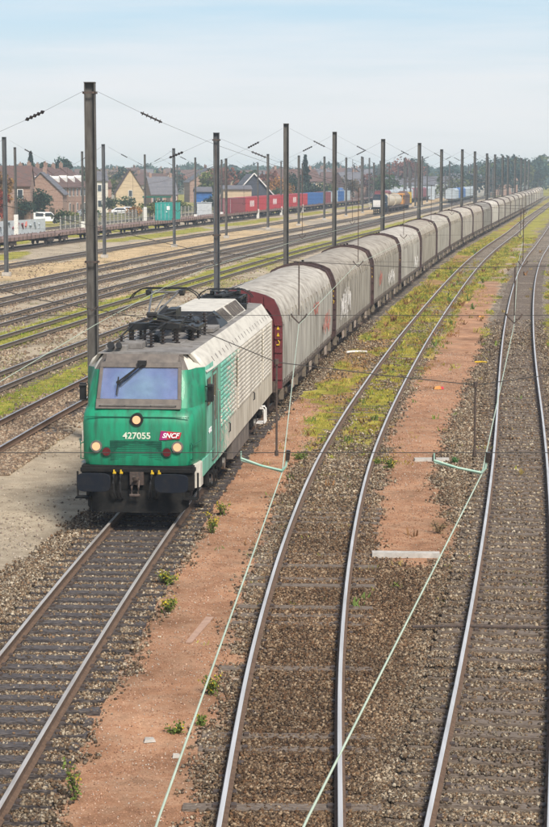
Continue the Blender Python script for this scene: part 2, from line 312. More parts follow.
# outlines of the reddish walkways on the ground, from the photograph
PATH1 = [bp(x,y) for x,y in [(8,860),(45,818),(73,757),(96,709),(122,658),(152,620),(178,558),(199,525),(214,495),(236,462),(262,428),(285,405),(302,388),(318,400),(305,430),(285,478),(262,520),(243,566),(228,640),(212,715),(196,800),(186,860)]]
PATH2 = [bp(x,y) for x,y in [(373,552),(376,520),(383,480),(388,440),(400,408),(418,376),(436,345),(452,318),(466,296),(486,272),(512,242),(524,240),(508,268),(490,304),(482,335),(474,362),(466,385),(452,410),(446,430),(436,455),(432,480),(446,505),(448,530),(441,553)]]
def sstep(v,a,b): t=np.clip((v-a)/(b-a),0,1); return t*t*(3-2*t)
def zones(X, D):
    n1 = vnoise(X,D,1.1,1); n2 = vnoise(X,D,.35,2); n3 = vnoise(X,D,5.,3); n4 = vnoise(X,D*.45,2.0,5); n5 = vnoise(X,D*.3,7.,9)
    a, b, c = XA(D), XB(D), XC(D)
    jx = X + (n1-.5)*.75 + (n2-.5)*.45; jd = D + (n1-.5)*1.2
    z = {}
    right = sstep(X-(a-1.75-1.0*np.clip((45-D)/25,0,1))+(n1-.5)*.8, -.3,.3)
    red = 0
    for k in range(8):
        ox, oy = .34*math.cos(k*.785), .9*math.sin(k*.785); f_ = 1 if k%2 else .5
        red = red + np.maximum(inpoly(jx+ox*f_,jd+oy*f_,PATH1), inpoly(jx+ox*f_,jd+oy*f_,PATH2)*(1-.6*sstep(D+(n3-.5)*20,105,150)))/8
    strip = sstep(jx-(a+1.35),0,.3)*sstep((b-.85)-jx,0,.3)*sstep(D,48,58)          # dry earth between the train and the next track
    strip2 = sstep(jx-(b+1.75),0,.5)*sstep((c-1.5)-jx,0,.5)*sstep(D,92,115)*.9
    red2 = np.maximum(strip*(.8+.2*sstep(n4,.3,.6)), strip2*.8*(.55+.45*sstep(n4,.3,.6)))
    g = np.zeros_like(X, float)
    g = np.maximum(g, strip*sstep(n4+.4*(n2-.5),.50-.24*sstep(D,66,115),.66-.14*sstep(D,66,115)))
    inB = sstep(jx-(b-.72),-.1,.15)*sstep((b+.72)-jx,-.1,.15)
    g = np.maximum(g, inB*sstep(D,44,66)*(1-sstep(D,120,190))*sstep(n4*.4+n1*.2+n2*.4,.35,.54))
    nearB = sstep(jx-(b-1.9),0,.5)*sstep(b-.8-jx,0,.3)+sstep(jx-(b+.8),0,.2)*sstep(b+2.2-jx,0,.4)
    g = np.maximum(g, nearB*sstep(D,66,84)*sstep(n4,.40,.54)*.95)
    bc = sstep(jx-(b+.9),0,.4)*sstep((c-1.3)-jx,0,.4)
    g = np.maximum(g, bc*sstep(D,76,100)*sstep(n4+.3*sstep(b+2.6-X,-.6,1.0)+.05*sstep(D,100,160),.44,.58))
    rc = sstep(jx-(c+1.3),0,.5)
    g = np.maximum(g, rc*sstep(D,72,90)*sstep(n4,.36,.5))
    u = X-a + (n1-.5)*.8 + (n3-.5)*.7
    def band(u0,u1,e=.4): return sstep(u,u0-e,u0+e)*(1-sstep(u,u1-e,u1+e))
    gl = band(-10.0,-8.2)*sstep(n5,.28,.42)*.95 + band(-12.2,-10.6)*sstep(n4,.45,.6)*.5 + band(-17.9,-14.8)*sstep(n5,.22,.38) + band(-15.0,-12.2)*sstep(n5,.52,.66)*.5
    gl += band(-46,-41)*sstep(n5,.42,.55)*.8 + band(-58,-52)*sstep(n5,.35,.5)*.8 + (1-sstep(u,-72,-68))*sstep(n3,.3,.45)
    g = np.maximum(g, np.clip(gl,0,1))
    straw = band(-36,-28.5,.8)*sstep(n5,.22,.42)+band(-26.6,-24.9)*sstep(n5,.4,.6)*.9+band(-18.6,-16.8)*sstep(n5,.45,.6)*.6+band(-40.5,-37.5)*sstep(n5,.35,.55)*.7+ band(-23,-20.4)*.35*sstep(n5,.4,.6)+band(-14,-11.5)*sstep(n5,.5,.7)*.4
    ball = right.copy()
    for k in ('T1','T2','T3','T4','T5','T6','T7','T8','T9','T10'):
        ball = np.maximum(ball, (1-sstep(np.abs(X-TRK[k](D))+(n1-.5)*.8, 1.25, 1.9))*(.95 if k in('T1','T2','T8','T9') else .62))
    rust = np.clip(sstep(X-(b-1.2),0,.6)*(1-sstep(X-(c-2.2),0,1))*.8*sstep(50-D,0,10) + (1-right)*.35 + .5*(n3-.3), 0, 1)
    farstuff = sstep(D,420,900)
    return dict(ball=ball*(1-red)*(1-.9*g)*(1-red2), red=red, red2=red2*(1-red), green=np.maximum(g*(1-red),farstuff*.8), straw=np.clip(straw,0,1), rust=rust, n=n1)

# ------------------------------------------------------------------ ground sheet
us = np.concatenate([-np.geomspace(2500,70,24), np.arange(-66,-14,.8), np.arange(-14,14.01,.16), np.arange(14.6,40,1.0), np.geomspace(42,2500,22)])
ds = [-80,-40,-20,0,8,14]; d = 16.0
while d < 2600:
    ds.append(d); d += max(.14, (d*.0042 if d < 120 else d*.006 if d<700 else d*.05))
ds = np.array(ds, float)
U, D = np.meshgrid(us, ds)
X = U + XA(np.clip(D,10,700)) ; Z0 = zones(X, D)
ZG = -.232 + .002*Z0['red'] - .03*(1-Z0['ball'])*(1-Z0['red']) + .03*(Z0['n']-.5)*np.minimum(1,np.abs(D)/200+.3)
ZG = np.where(D > 600, -.3, ZG)
V = np.stack([X, D, ZG], -1).reshape(-1,3)
nr, nc = X.shape; ii = np.arange(nr*nc).reshape(nr,nc)
F = np.stack([ii[:-1,:-1], ii[:-1,1:], ii[1:,1:], ii[1:,:-1]], -1).reshape(-1,4)
c1 = np.stack([Z0['ball'],Z0['red'],Z0['green'],np.ones_like(X)],-1).reshape(-1,4)
c2 = np.stack([Z0['straw'],Z0['red2'],Z0['rust'],np.ones_like(X)],-1).reshape(-1,4)
gm = bpy.data.materials.new('yard_ground'); gm.use_nodes = True; nt = gm.node_tree; b = nt.nodes['Principled BSDF']; b.inputs['Roughness'].default_value = .95; b.inputs['Specular IOR Level'].default_value = .15
L = nt.links.new
geo = N(nt,'ShaderNodeNewGeometry')
def noi(s, det=6, rough=.6):
    n = N(nt,'ShaderNodeTexNoise'); n.inputs['Scale'].default_value = s; n.inputs['Detail'].default_value = det; n.inputs['Roughness'].default_value = rough; L(geo.outputs['Position'], n.inputs['Vector']); return n
def ramp(src, stops):
    r = N(nt,'ShaderNodeValToRGB'); e = r.color_ramp.elements
    while len(e) < len(stops): e.new(.5)
    for k,(p,c) in enumerate(stops): e[k].position = p; e[k].color = (*c,1)
    L(src, r.inputs[0]); return r.outputs['Color']
def mixc(fac, a, c):
    m = N(nt,'ShaderNodeMix', data_type='RGBA'); L(fac, m.inputs['Factor']); L(a, m.inputs['A']); L(c, m.inputs['B']); return m.outputs['Result']
def att(nm):
    a = N(nt,'ShaderNodeVertexColor', layer_name=nm); s = N(nt,'ShaderNodeSeparateColor'); L(a.outputs[0], s.inputs[0]); return s.outputs
a1, a2 = att('z1'), att('z2')
vo = N(nt,'ShaderNodeTexVoronoi'); vo.inputs['Scale'].default_value = 17; L(geo.outputs['Position'], vo.inputs['Vector'])
sv1 = N(nt,'ShaderNodeSeparateColor'); L(vo.outputs['Color'], sv1.inputs[0])
nf = noi(30,4); nm_ = noi(2.2,5); nl = noi(.35,9,.7); nff = noi(38,6,.85)
bal1 = ramp(sv1.outputs[0], [(0,(.045,.035,.028)),(.35,(.13,.10,.075)),(.6,(.22,.175,.13)),(.8,(.33,.29,.235)),(1,(.50,.46,.40))])
bal2 = ramp(sv1.outputs[0], [(0,(.03,.022,.017)),(.4,(.095,.062,.042)),(.7,(.17,.115,.075)),(.9,(.26,.20,.14)),(1,(.40,.34,.27))])
ball = mixc(a2[2], bal1, bal2)
dirt = ramp(nf.outputs['Fac'], [(.32,(.17,.135,.10)),(.5,(.37,.315,.24)),(.68,(.60,.52,.41))])
dirtb = ramp(nm_.outputs['Fac'], [(.3,(.22,.17,.12)),(.45,(.34,.28,.205)),(.6,(.42,.36,.275)),(.75,(.31,.235,.16))])
hm = N(nt,'ShaderNodeMix', data_type='RGBA'); hm.inputs['Factor'].default_value=.5; L(dirt,hm.inputs['A']); L(dirtb,hm.inputs['B']); dirt = hm.outputs['Result']
redc = ramp(nff.outputs['Fac'], [(.34,(.14,.072,.043)),(.5,(.33,.18,.11)),(.66,(.60,.40,.28))])
strw2 = 0
redb = ramp(nm_.outputs['Fac'], [(.32,(.20,.10,.055)),(.46,(.36,.185,.10)),(.56,(.44,.27,.17)),(.7,(.25,.155,.095))])
hm = N(nt,'ShaderNodeMix', data_type='RGBA'); hm.inputs['Factor'].default_value=.5; L(redc,hm.inputs['A']); L(redb,hm.inputs['B']); redc = hm.outputs['Result']
brown = ramp(nf.outputs['Fac'], [(.3,(.17,.105,.05)),(.5,(.30,.185,.085)),(.7,(.42,.29,.15))])
grn = ramp(nm_.outputs['Fac'], [(.3,(.15,.145,.035)),(.5,(.28,.265,.045)),(.62,(.37,.32,.07)),(.8,(.21,.22,.045))])
strw = ramp(nm_.outputs['Fac'], [(.3,(.34,.25,.15)),(.55,(.52,.39,.23)),(.8,(.42,.33,.22))])
def edge(a, n, k=.6, lo=.42, hi=.58):
    m = N(nt,'ShaderNodeMath', operation='MULTIPLY_ADD'); L(n.outputs['Fac'], m.inputs[0]); m.inputs[1].default_value = k; m.inputs[2].default_value = -k/2
    s = N(nt,'ShaderNodeMath', operation='ADD'); L(a, s.inputs[0]); L(m.outputs[0], s.inputs[1])
    r = N(nt,'ShaderNodeMapRange', interpolation_type='SMOOTHSTEP'); r.inputs['From Min'].default_value = lo; r.inputs['From Max'].default_value = hi; L(s.outputs[0], r.inputs['Value']); return r.outputs[0]
c = mixc(edge(a1[0], nf), dirt, ball)
c = mixc(edge(a2[0], nm_, 1.1,.38,.62), c, strw)
c = mixc(edge(a2[1], nf, .8,.4,.62), c, brown)
c = mixc(edge(a1[1], nf, 1.0,.25,.6), c, redc)
c = mixc(edge(a1[2], nf, .9,.38,.62), c, grn)
lv = ramp(nl.outputs['Fac'], [(.34,(.60,.58,.55)),(.5,(.95,.93,.90)),(.66,(1.22,1.18,1.12))])
mm = N(nt,'ShaderNodeMix', data_type='RGBA', blend_type='MULTIPLY'); mm.inputs['Factor'].default_value = 1; L(c, mm.inputs['A']); L(lv, mm.inputs['B']); L(mm.outputs['Result'], b.inputs['Base Color'])
bs = N(nt,'ShaderNodeBump'); bs.inputs['Strength'].default_value = .8; bs.inputs['Distance'].default_value = .03
hmx = N(nt,'ShaderNodeMath', operation='MULTIPLY'); L(vo.outputs['Distance'], hmx.inputs[0]); L(a1[0], hmx.inputs[1])
had = N(nt,'ShaderNodeMath', operation='SUBTRACT'); nsc = N(nt,'ShaderNodeMath', operation='MULTIPLY'); nsc.inputs[1].default_value=.5; L(nff.outputs['Fac'], nsc.inputs[0]); L(nsc.outputs[0], had.inputs[0]); L(hmx.outputs[0], had.inputs[1])
L(had.outputs[0], bs.inputs['Height']); L(bs.outputs[0], b.inputs['Normal'])
gr = npmesh('ground', V, F, gm, colors={'z1':c1,'z2':c2}, smooth=True); tag(gr, kind='structure')

# ------------------------------------------------------------------ ballast stones (uncountable)
def frame_x(f, d): return f(d)
def scatter(n, dmin, dmax, xlo, xhi, power=0.):
    t = rng.random(n); dd = dmin*(dmax/dmin)**t if power else dmin+(dmax-dmin)*t
    lo, hi = xlo(dd), xhi(dd); xx = lo+(hi-lo)*rng.random(n); return xx, dd
def stones(name, label, n, dmin, dmax, xlo, xhi, size, pal, keep, zoff=0.0):
    xx, dd = scatter(n, dmin, dmax, xlo, xhi, 1)
    z = zones(xx, dd); k = keep(xx, dd, z) > rng.random(len(xx)); xx, dd = xx[k], dd[k]; n = len(xx)
    base = np.array([(-1,-1,-1),(1,-1,-1),(1,1,-1),(-1,1,-1),(-1,-1,1),(1,-1,1),(1,1,1),(-1,1,1)],float)*.5
    P = base[None] * (1+ (rng.random((n,8,3))-.5)*.75)
    s = (size[0]+(size[1]-size[0])*rng.random((n,1))**1.6)*np.array([1,1,1.0]) * (.6+.75*rng.random((n,3)))
    s = s*np.clip(dd/30,1,2.2)[:,None]**.55
    P = P*s[:,None,:]
    q = rng.normal(size=(n,4)); q /= np.linalg.norm(q,axis=1)[:,None]; a,b_,c_,d_ = q.T
    Rm = np.stack([1-2*(c_*c_+d_*d_),2*(b_*c_-a*d_),2*(b_*d_+a*c_),2*(b_*c_+a*d_),1-2*(b_*b_+d_*d_),2*(c_*d_-a*b_),2*(b_*d_-a*c_),2*(c_*d_+a*b_),1-2*(b_*b_+c_*c_)],-1).reshape(n,3,3)
    P = np.einsum('nij,nkj->nki', Rm, P)
    P[:,:,0] += xx[:,None]; P[:,:,1] += dd[:,None]; P[:,:,2] += (-.226+zoff+.014*rng.random(n)+(.055*on_sleeper(xx,dd) if name=='ballast_stones' else 0))[:,None]
    F1 = np.array([(0,3,2,1),(4,5,6,7),(0,1,5,4),(1,2,6,5),(2,3,7,6),(3,0,4,7)])
    F = (F1[None]+8*np.arange(n)[:,None,None]).reshape(-1,4)
    pal = np.array(pal); ci = pal[rng.integers(0,len(pal),n)]*(.8+.4*rng.random((n,1)))
    r = z['rust'][k][:,None]; ci = ci*(1-.30*r) * np.where(r>0, np.array([1,1-.16,1-.28])**r, 1)
    big = vnoise(xx,dd,1.6,21)[:,None]; ci = ci*(.62+.6*big)
    C = np.ones((n,8,4)); C[:,:,:3] = ci[:,None,:]
    o = npmesh(name, P.reshape(-1,3), F, M['stone'], colors={'col':C.reshape(-1,4)}); return tag(o, label, 'ballast stones', kind='stuff')
PALB = [(.15,.108,.07),(.095,.066,.042),(.22,.165,.108),(.33,.265,.185),(.062,.045,.031),(.18,.127,.078),(.175,.145,.11),(.125,.078,.045),(.42,.36,.27),(.08,.06,.045),(.19,.118,.068),(.25,.20,.145)]
hw = lambda d: 274.5/FPX*d*1.03
offr = lambda x, d: np.minimum.reduce([np.minimum(np.abs(np.abs(x-f(d))-.75),9) for f in (XA,XB,XC)])
SLP = dict(A=(XA,19.6,.607,.05),B=(XB,19.4,.62,.55),C=(XC,19.5,.607,.24))
def on_sleeper(x, d):
    r = np.zeros_like(x)
    for f,first,step,thin in (SLP['A'],SLP['C']):
        o = x-f(d); sl = (f(d+.5)-f(d-.5)); ph = ((d+sl*o-first)/step+.5)%1-.5; r = np.maximum(r, (np.abs(ph*step)<.11)*(np.abs(o)<1.36))
    return r
def keepb(x, d, z):
    k = z['ball']*(1-sstep(d,84,104)*.85)*(1-z['red'])**1.6*(offr(x,d)>.085)*(1-.85*z['green'])
    for f,first,step,thin in SLP.values():
        o = x-f(d); sl = (f(d+.5)-f(d-.5)); d0 = d+sl*o; ph = ((d0-first)/step+.5)%1-.5
        wob = (vnoise(x*0+np.floor((d0-first)/step+.5),x*0,1.,int(first*10)) if thin>.1 else .5)
        on = (np.abs(ph*step) < .15)*(np.abs(o)<(.92 if thin<.1 else 1.05))
        k = k*np.where(on, np.clip(thin*2*wob,0.03,1), 1)
    return k
# denser where the pixels are big
stones('ballast_stones','loose brown and cream ballast stones between and beside the tracks', 480000, 19.5, 104, lambda d: np.maximum(-hw(d), XA(d)-3.4), hw, (.017,.041), PALB, keepb)
stones('gravel','thin grey gravel strewn on the bare earth left of the locomotive', 9000, 30, 80, lambda d: np.maximum(-hw(d),XA(d)-9.2), lambda d: XA(d)-1.6, (.014,.034), [(.36,.32,.27),(.28,.25,.20),(.46,.42,.36),(.24,.2,.17)], lambda x,d,z: .6*sstep(vnoise(x,d,1.5,91),.3,.7), -.036)
stones('yard_gravel','coarse brown gravel between the tracks of the left yard', 70000, 50, 175, lambda d: np.maximum(-hw(d),XA(d)-42), lambda d: XA(d)-5, (.030,.065), [(.34,.28,.21),(.24,.185,.135),(.42,.36,.28),(.18,.135,.10),(.29,.21,.145),(.14,.11,.085)], lambda x,d,z: (.25+.75*z['ball'])*(1-z['green'])*sstep(vnoise(x,d*.4,1.4,93),.25,.6), -.02)
stones('path_grit','small stray stones lying on the reddish walkways', 90000, 19.5, 85, lambda d: XA(d)+1.3, lambda d: XC(d)-.8, (.008,.020), [(.42,.24,.16),(.36,.20,.13),(.30,.16,.10),(.50,.34,.25),(.24,.14,.09),(.44,.38,.32)], lambda x,d,z: z['red']*(.25+.75*vnoise(x,d,.8,61)), -.010)

# ------------------------------------------------------------------ railway tracks
def head(f, d): return math.atan2(float(f(d+.5)-f(d-.5)), 1.0)
def sweep(f, o, ds, prof, m_of):
    rings = []
    for d in ds:
        a = head(f,d); nx, ny = math.cos(a), -math.sin(a); X = float(f(d)); rings.append([(X+nx*(o+px), d+ny*(o+px), pz) for px,pz in prof])
    mb = MB(); mb.loft(rings, m=m_of, closed=True, caps=True); return mb
PROF = [(.075,-.172),(.075,-.160),(.012,-.135),(.009,-.045),(.030,-.036),(.032,-.006),(.025,0),(-.025,0),(-.032,-.006),(-.030,-.036),(-.009,-.045),(-.012,-.135),(-.075,-.160),(-.075,-.172)]
def sleeper_mesh(name, mt, wob, fast):
    mb = MB(); v = wob
    mb.hexa([(-1.3,-.125,-.30),(1.3+v,-.12,-.30),(1.3+v,.125,-.30),(-1.3,.125,-.30),(-1.3+v,-.12,-.168),(1.3,-.125,-.164),(1.3-v,.12,-.164),(-1.3,.122,-.168)],0)
    if fast:
        for s in (-1,1):
            for q in (-1,1): mb.box(s*.75+q*.12-.035, s*.75+q*.12+.035, -.06,.06,-.166,-.13,1)
    return mb
def make_track(f, dmin, dmax, label, top, sl_d, timber, first, step, sink=0., skip=0., far=(0,1e4), rl='rust', bury=0.):
    root = empty('railway_track', (0,0,0)); tag(root, label, 'railway track')
    dd = []; d = dmin
    while d < dmax: dd.append(d); d += .5 if d<60 else 1.5 if d<140 else 6
    for s in (-1,1):
        mb = sweep(f, s*.7535, dd, PROF, lambda i,k: 0 if k in (5,6,7) else 1); mb.build('rail', [M[top],M[rl]], root)
    protos = []
    for k in range(3):
        me = sleeper_mesh('sleeper', None, (.0,.03,-.03)[k], True); protos.append(me)
    meshes = []
    for p in protos:
        o = p.build('sleeper', [M[timber], M['iron']]); meshes.append(o.data); bpy.data.objects.remove(o)
    d = first; cnt = 0; rest = MB()
    while d < sl_d:
        a = head(f,d); X = float(f(d)); zs = -sink - (.05 if random.random()<bury else random.uniform(0,.022)*(bury>0)) + random.uniform(-.008,.006) - far[0]*float(sstep(np.array(d),far[1],far[1]+12)); rz = -a+random.uniform(-.012,.012)
        if random.random() >= skip:
            if cnt < 100:
                o = bpy.data.objects.new('sleeper', meshes[cnt%3 if random.random()<.7 else 0]); col.objects.link(o); setpar(o, root); o.location = (X+random.uniform(-.04,.04), d, zs); o.rotation_euler = (0,0,rz); cnt += 1
            else:
                ca, sa = math.cos(rz), math.sin(rz); P = []
                for zz in (-.3,-.176):
                    for px,py in ((-1.3,-.12),(1.3,-.12),(1.3,.12),(-1.3,.12)): P.append((X+px*ca-py*sa, d+px*sa+py*ca, zz+zs))
                rest.hexa(P)
        d += step
    if rest.v: tag(rest.build('sleeper', [M[timber]], root), 'farther sleepers of this track', kind='stuff')
    return root
make_track(XA, 12, 690, 'track with dark timber sleepers under the green locomotive', 'railmid', 150, 'timber', 19.6, .607, .0, 0., (.05,58))
make_track(XB, 12, 690, 'weedy track with shiny rails and half buried sleepers, next right of the train', 'railtop', 170, 'timber2', 19.4, .62, .026, .12, (.04,40), 'rust', .5)
make_track(XC, 12, 690, 'rightmost track with grey timber sleepers and a wide shiny rail', 'railtop', 170, 'timber2', 19.5, .607, .006, .03, (.030,80))
make_track(TRK['T1'], 36, 690, 'first track left of the locomotive, across the bare earth', 'raildull', 120, 'timber', 44, .62, .058, .1, (0,1e4), 'rust')
make_track(TRK['T2'], 55, 690, 'second track left of the locomotive, passing the foot of the tall pole', 'raildull', 120, 'timber2', 70, .62, .06, .25, (0,1e4), 'rustl')
for k, lb in (('T3','overgrown track with bright green grass between its rails'),('T4','track just behind the strip of bright green grass'),('T5','rusty yard track in front of the straw coloured ground'),('T6','track the dark shunting engine stands on'),('T7','track behind the wide straw coloured ground'),('T8','track that carries the flat wagons and containers'),('T9','track behind the empty flat wagons'),('T10','farthest yard track, beside the boundary fence')):
    root = empty('railway_track'); tag(root, lb, 'railway track')
    dd = list(np.arange(80,200,3.))+list(np.arange(200,690,12.))
    for s in (-1,1): sweep(TRK[k], s*.7535, dd, PROF, lambda i,k: 0 if k in (5,6,7) else 1).build('rail', [M['raildull'],M['rustl']], root)

# ------------------------------------------------------------------ vehicles run along the curve
def on_track(f, d0, length):
    """x, y, rotation of a vehicle whose front (local y=0) is at distance d0 and whose length lies along the track"""
    x0 = float(f(d0)); d1 = d0+length
    for _ in range(4):
        x1 = float(f(d1)); L_ = math.hypot(x1-x0, d1-d0); d1 = d0+(d1-d0)*length/L_
    return (x0, d0, 0), -math.atan2(x1-x0, d1-d0), d1

def text_mesh(txt, name, size, mt, parent, mtx, ext=.003, shear=0., sx=1.0):
    cu = bpy.data.curves.new('txt','FONT'); cu.body = txt; cu.size = size; cu.extrude = ext; cu.align_x = 'CENTER'; cu.align_y = 'CENTER'; cu.shear = shear; cu.offset = .004
    o = bpy.data.objects.new('txt', cu); col.objects.link(o); bpy.context.view_layer.update()
    me = bpy.data.meshes.new_from_object(o.evaluated_get(bpy.context.evaluated_depsgraph_get())); bpy.data.objects.remove(o)
    me.transform(Matrix.Scale(sx,4,(1,0,0))); me.transform(mtx); me.materials.clear(); me.materials.append(mt)
    q = bpy.data.objects.new(name, me); col.objects.link(q); setpar(q, parent); return q
FRONT = Matrix.Rotation(R(90),4,'X')                       # text facing -y
SIDE = Matrix.Rotation(R(90),4,'Z') @ Matrix.Rotation(R(90),4,'X')   # text facing +x, reading along +y

def insulator(mb, p, q, r=.06, n=6, m=0):
    p = Vector(p); q = Vector(q); mb.cyl(p,q,r*.45,8,m)
    for i in range(n):
        c = p.lerp(q,(i+.5)/n); t = (q-p).normalized()*.012
        mb.cyl(c-t,c+t,r,10,m)

# ---- electric locomotive -------------------------------------------------------------
def locomotive():
    loc, rz, _ = on_track(lambda d: XA(d)-.09, 41.2, 19.3)
    root = empty('electric_locomotive', loc, rz); tag(root, 'green and cream electric locomotive 427055 at the head of the covered wagons', 'locomotive')
    # body cross section levels of the cab: z, front y, half width at front corner, full half width
    lv = [(1.36,.50,1.22,1.40),(1.50,.47,1.27,1.43),(2.30,.50,1.28,1.43),(2.50,.56,1.27,1.43),(2.60,.68,1.25,1.43),
          (2.66,.74,1.22,1.43),(3.10,.93,1.20,1.42),(3.50,1.12,1.12,1.40),(3.68,1.22,1.03,1.30),(3.84,1.42,.92,1.10)]
    def ring(z,y0,wf,W):
        h = [(0,y0-.05),(.45,y0-.045),(.85,y0-.025),(wf-.12,y0+.02),(wf-.03,y0+.09),(wf+.02,y0+.22),(wf+.08,y0+.55),(W-.01,1.9),(W,2.6),(W,3.3)]
        r = [(-x,y,z) for x,y in reversed(h[1:])]+[(x,y,z) for x,y in h]; return r
    rings = [ring(*l) for l in lv]
    nh = 10
    def mlow(i,k):
        s = min(k, len(rings[0])-2-k)           # distance from the rear edge
        return 0 if s >= 2 else 1
    MB().loft(rings[:6], m=mlow).build('nose', [M['lgreen'],M['lside']], root, smooth=True)
    def mup(i,k):
        s = min(k, len(rings[0])-2-k)
        if s < 5 and i >= 2: return 3
        if i >= 2: return 2
        if s >= 7: return 2 
        return 0 if s >= 2 else 1
    MB().loft(rings[5:], m=mup).build('cab', [M['lgreen'],M['lside'],M['lgrey'],M['lcream']], root, smooth=True)
    se = MB(); se.tube([(-1.2,.51,2.47),(-.85,.50,2.475),(0,.475,2.48),(.85,.50,2.475),(1.2,.51,2.47)],.008,4); [se.tube([(x,.465,1.40),(x,.47,1.95)],.006,4) for x in (-.62,.60)]; se.build('nose_seam', M['lgreendk'], root)
    # windscreen frame and glass, on the slope from (y .72,z 2.66) to (1.15,3.56)
    def sl(z): return .68 + (z-2.66)*.44
    fr = MB(); 
    def slab(x0,x1,z0,z1,out0,out1,m=0,mb=fr,x0t=None,x1t=None):
        a = x0t if x0t is not None else x0; c_ = x1t if x1t is not None else x1
        mb.hexa([(x0,sl(z0)-out1,z0),(x1,sl(z0)-out1,z0),(x1,sl(z0)-out0,z0),(x0,sl(z0)-out0,z0),(a,sl(z1)-out1,z1),(c_,sl(z1)-out1,z1),(c_,sl(z1)-out0,z1),(a,sl(z1)-out0,z1)],m)
    slab(-.99,.99,2.645,2.86,-.06,.045); slab(-.95,.95,3.56,3.66,-.06,.045,x0t=-.93,x1t=.93); slab(-.98,-.905,2.861,3.559,-.06,.045,x0t=-.95,x1t=-.875); slab(.905,.98,2.861,3.559,-.06,.045,x0t=.875,x1t=.95)
    fr.build('windscreen_frame', M['lgrey'], root, bevel=.01)
    g = MB(); slab(-.903,.903,2.862,3.557,.0,.012,0,g,-.873,.873); g.build('windscreen', M['screen'], root)
    rl = MB(); rl.tube([(-.9,sl(2.74)-.1,2.74),(.9,sl(2.74)-.1,2.74)],.012,8); [rl.tube([(x,sl(2.74)-.1,2.74),(x,sl(2.74)-.03,2.72)],.01,6) for x in (-.88,-.3,.3,.88)]; rl.build('handrail', M['lroof'], root)
    # wiper
    wp = MB(); wp.bar((.06,sl(3.62)-.10,3.66),(-.47,sl(3.28)-.13,3.26),.035); wp.bar((.02,sl(3.6)-.12,3.62),(-.45,sl(3.24)-.15,3.22),.022); wp.cyl((-.48,sl(3.24)-.17,3.24),(-.48,sl(3.24)-.08,3.24),.045,10)
    wp.bar((-.48,sl(3.25)-.10,3.36),(-.52,sl(2.92)-.045,2.95),.03); wp.box(-.06,.14,sl(3.66)-.14,sl(3.66)-.02,3.62,3.72); wp.build('windscreen_wiper', M['blackpl'], root)
    # cab interior seen through the glass
    it = MB(); it.box(-1.1,1.1,2.15,2.2,1.6,3.6); it.box(-1.05,1.05,1.0,1.45,2.5,2.78); it.box(-.75,-.25,1.8,1.95,2.4,3.35); it.box(.3,.75,1.8,1.95,2.4,3.3); it.build('cab_interior', M['cabdark'], root)
    pp = MB(); pp.hexa([(-.72,1.0,2.79),(-.36,.98,2.79),(-.36,1.25,2.80),(-.72,1.25,2.80),(-.72,1.0,2.82),(-.36,.98,2.82),(-.36,1.25,2.83),(-.72,1.25,2.83)]); pp.box(.42,.72,1.0,1.25,2.79,2.82)
    pp.tube([(-.22,1.12,3.40),(-.12,1.1,3.30),(-.08,1.1,3.15),(-.09,1.08,2.98),(-.05,1.05,2.9)],.028,6); pp.box(.14,.20,1.3,1.33,3.18,3.32); pp.build('papers', M['paper'], root)
    bl = MB(); bl.bar((.53,sl(3.5)+.05,3.52),(.58,sl(2.95)+.08,2.9),.02); bl.build('sun_visor_cord', M['blackpl'], root)
    # roof
    rf = MB()
    sec = lambda y,w0,z0,w1,z1: [(-1.43,y,3.36),(-w0,y,z0),(-w1,y,z1),(w1,y,z1),(w0,y,z0),(1.43,y,3.36)]
    MB().prism([(-1.085,3.835),(1.085,3.835),(1.085,3.845),(.6,3.88),(-.6,3.88),(-1.085,3.845)],1.45,18.2).build('roof', M['lroof'], root)
    MB().prism([(-1.03,3.60),(1.03,3.60),(.93,3.835),(-.93,3.835)],1.40,1.449).build('roof_brow', M['lgrey'], root)
    for s in (-1,1):
        b_ = MB(); 
        b_.hexa([(s*1.435,3.3,3.34),(s*1.38,3.3,3.34),(s*1.38,18.0,3.34),(s*1.435,18.0,3.34),(s*1.09,3.3,3.85),(s*1.03,3.3,3.82),(s*1.03,18.0,3.82),(s*1.09,18.0,3.85)])
        b_.hexa([(s*1.43,1.95,3.36),(s*1.36,1.95,3.36),(s*1.38,3.298,3.34),(s*1.435,3.298,3.34),(s*1.09,1.6,3.845),(s*1.02,1.6,3.82),(s*1.03,3.298,3.82),(s*1.09,3.298,3.85)])
        b_.build('roof_bevel_panel', M['lcream'], root)
        v = MB()
        for y in np.arange(3.8,17.6,.72):
            v.hexa([(s*1.365,y,3.445),(s*1.34,y,3.445),(s*1.34,y+.09,3.445),(s*1.365,y+.09,3.445),(s*1.292,y,3.56),(s*1.26,y,3.54),(s*1.26,y+.09,3.54),(s*1.292,y+.09,3.56)])
        v.build('roof_lifting_eyes', M['lgrey'], root)
    # sides
    for s in (-1,1):
        sd_ = MB(); sd_.box(min(s*1.38,s*1.43),max(s*1.38,s*1.43),3.302,18.0,.98,3.34); sd_.build('side_wall', M['lside'], root, bevel=.008)
        sk = MB(); sk.hexa([(s*1.36,1.3,.98),(s*1.41,1.3,.98),(s*1.41,3.3,.98),(s*1.36,3.3,.98),(s*1.36,1.3,1.36),(s*1.415,1.3,1.36),(s*1.428,3.3,1.36),(s*1.36,3.3,1.36)]); sk.build('skirt', M['lside'], root)
        rb = MB()
        for y0,y1 in ((4.55,7.75),(8.25,14.45),(14.95,17.3)):
            z = 1.72
            while z < 3.3:
                a,b2 = s*1.431, s*1.462
                rb.hexa([(a,y0,z),(b2,y0+.02,z+.012),(b2,y1-.02,z+.012),(a,y1,z),(a,y0,z+.085),(b2,y0+.02,z+.055),(b2,y1-.02,z+.055),(a,y1,z+.085)]); z += .115
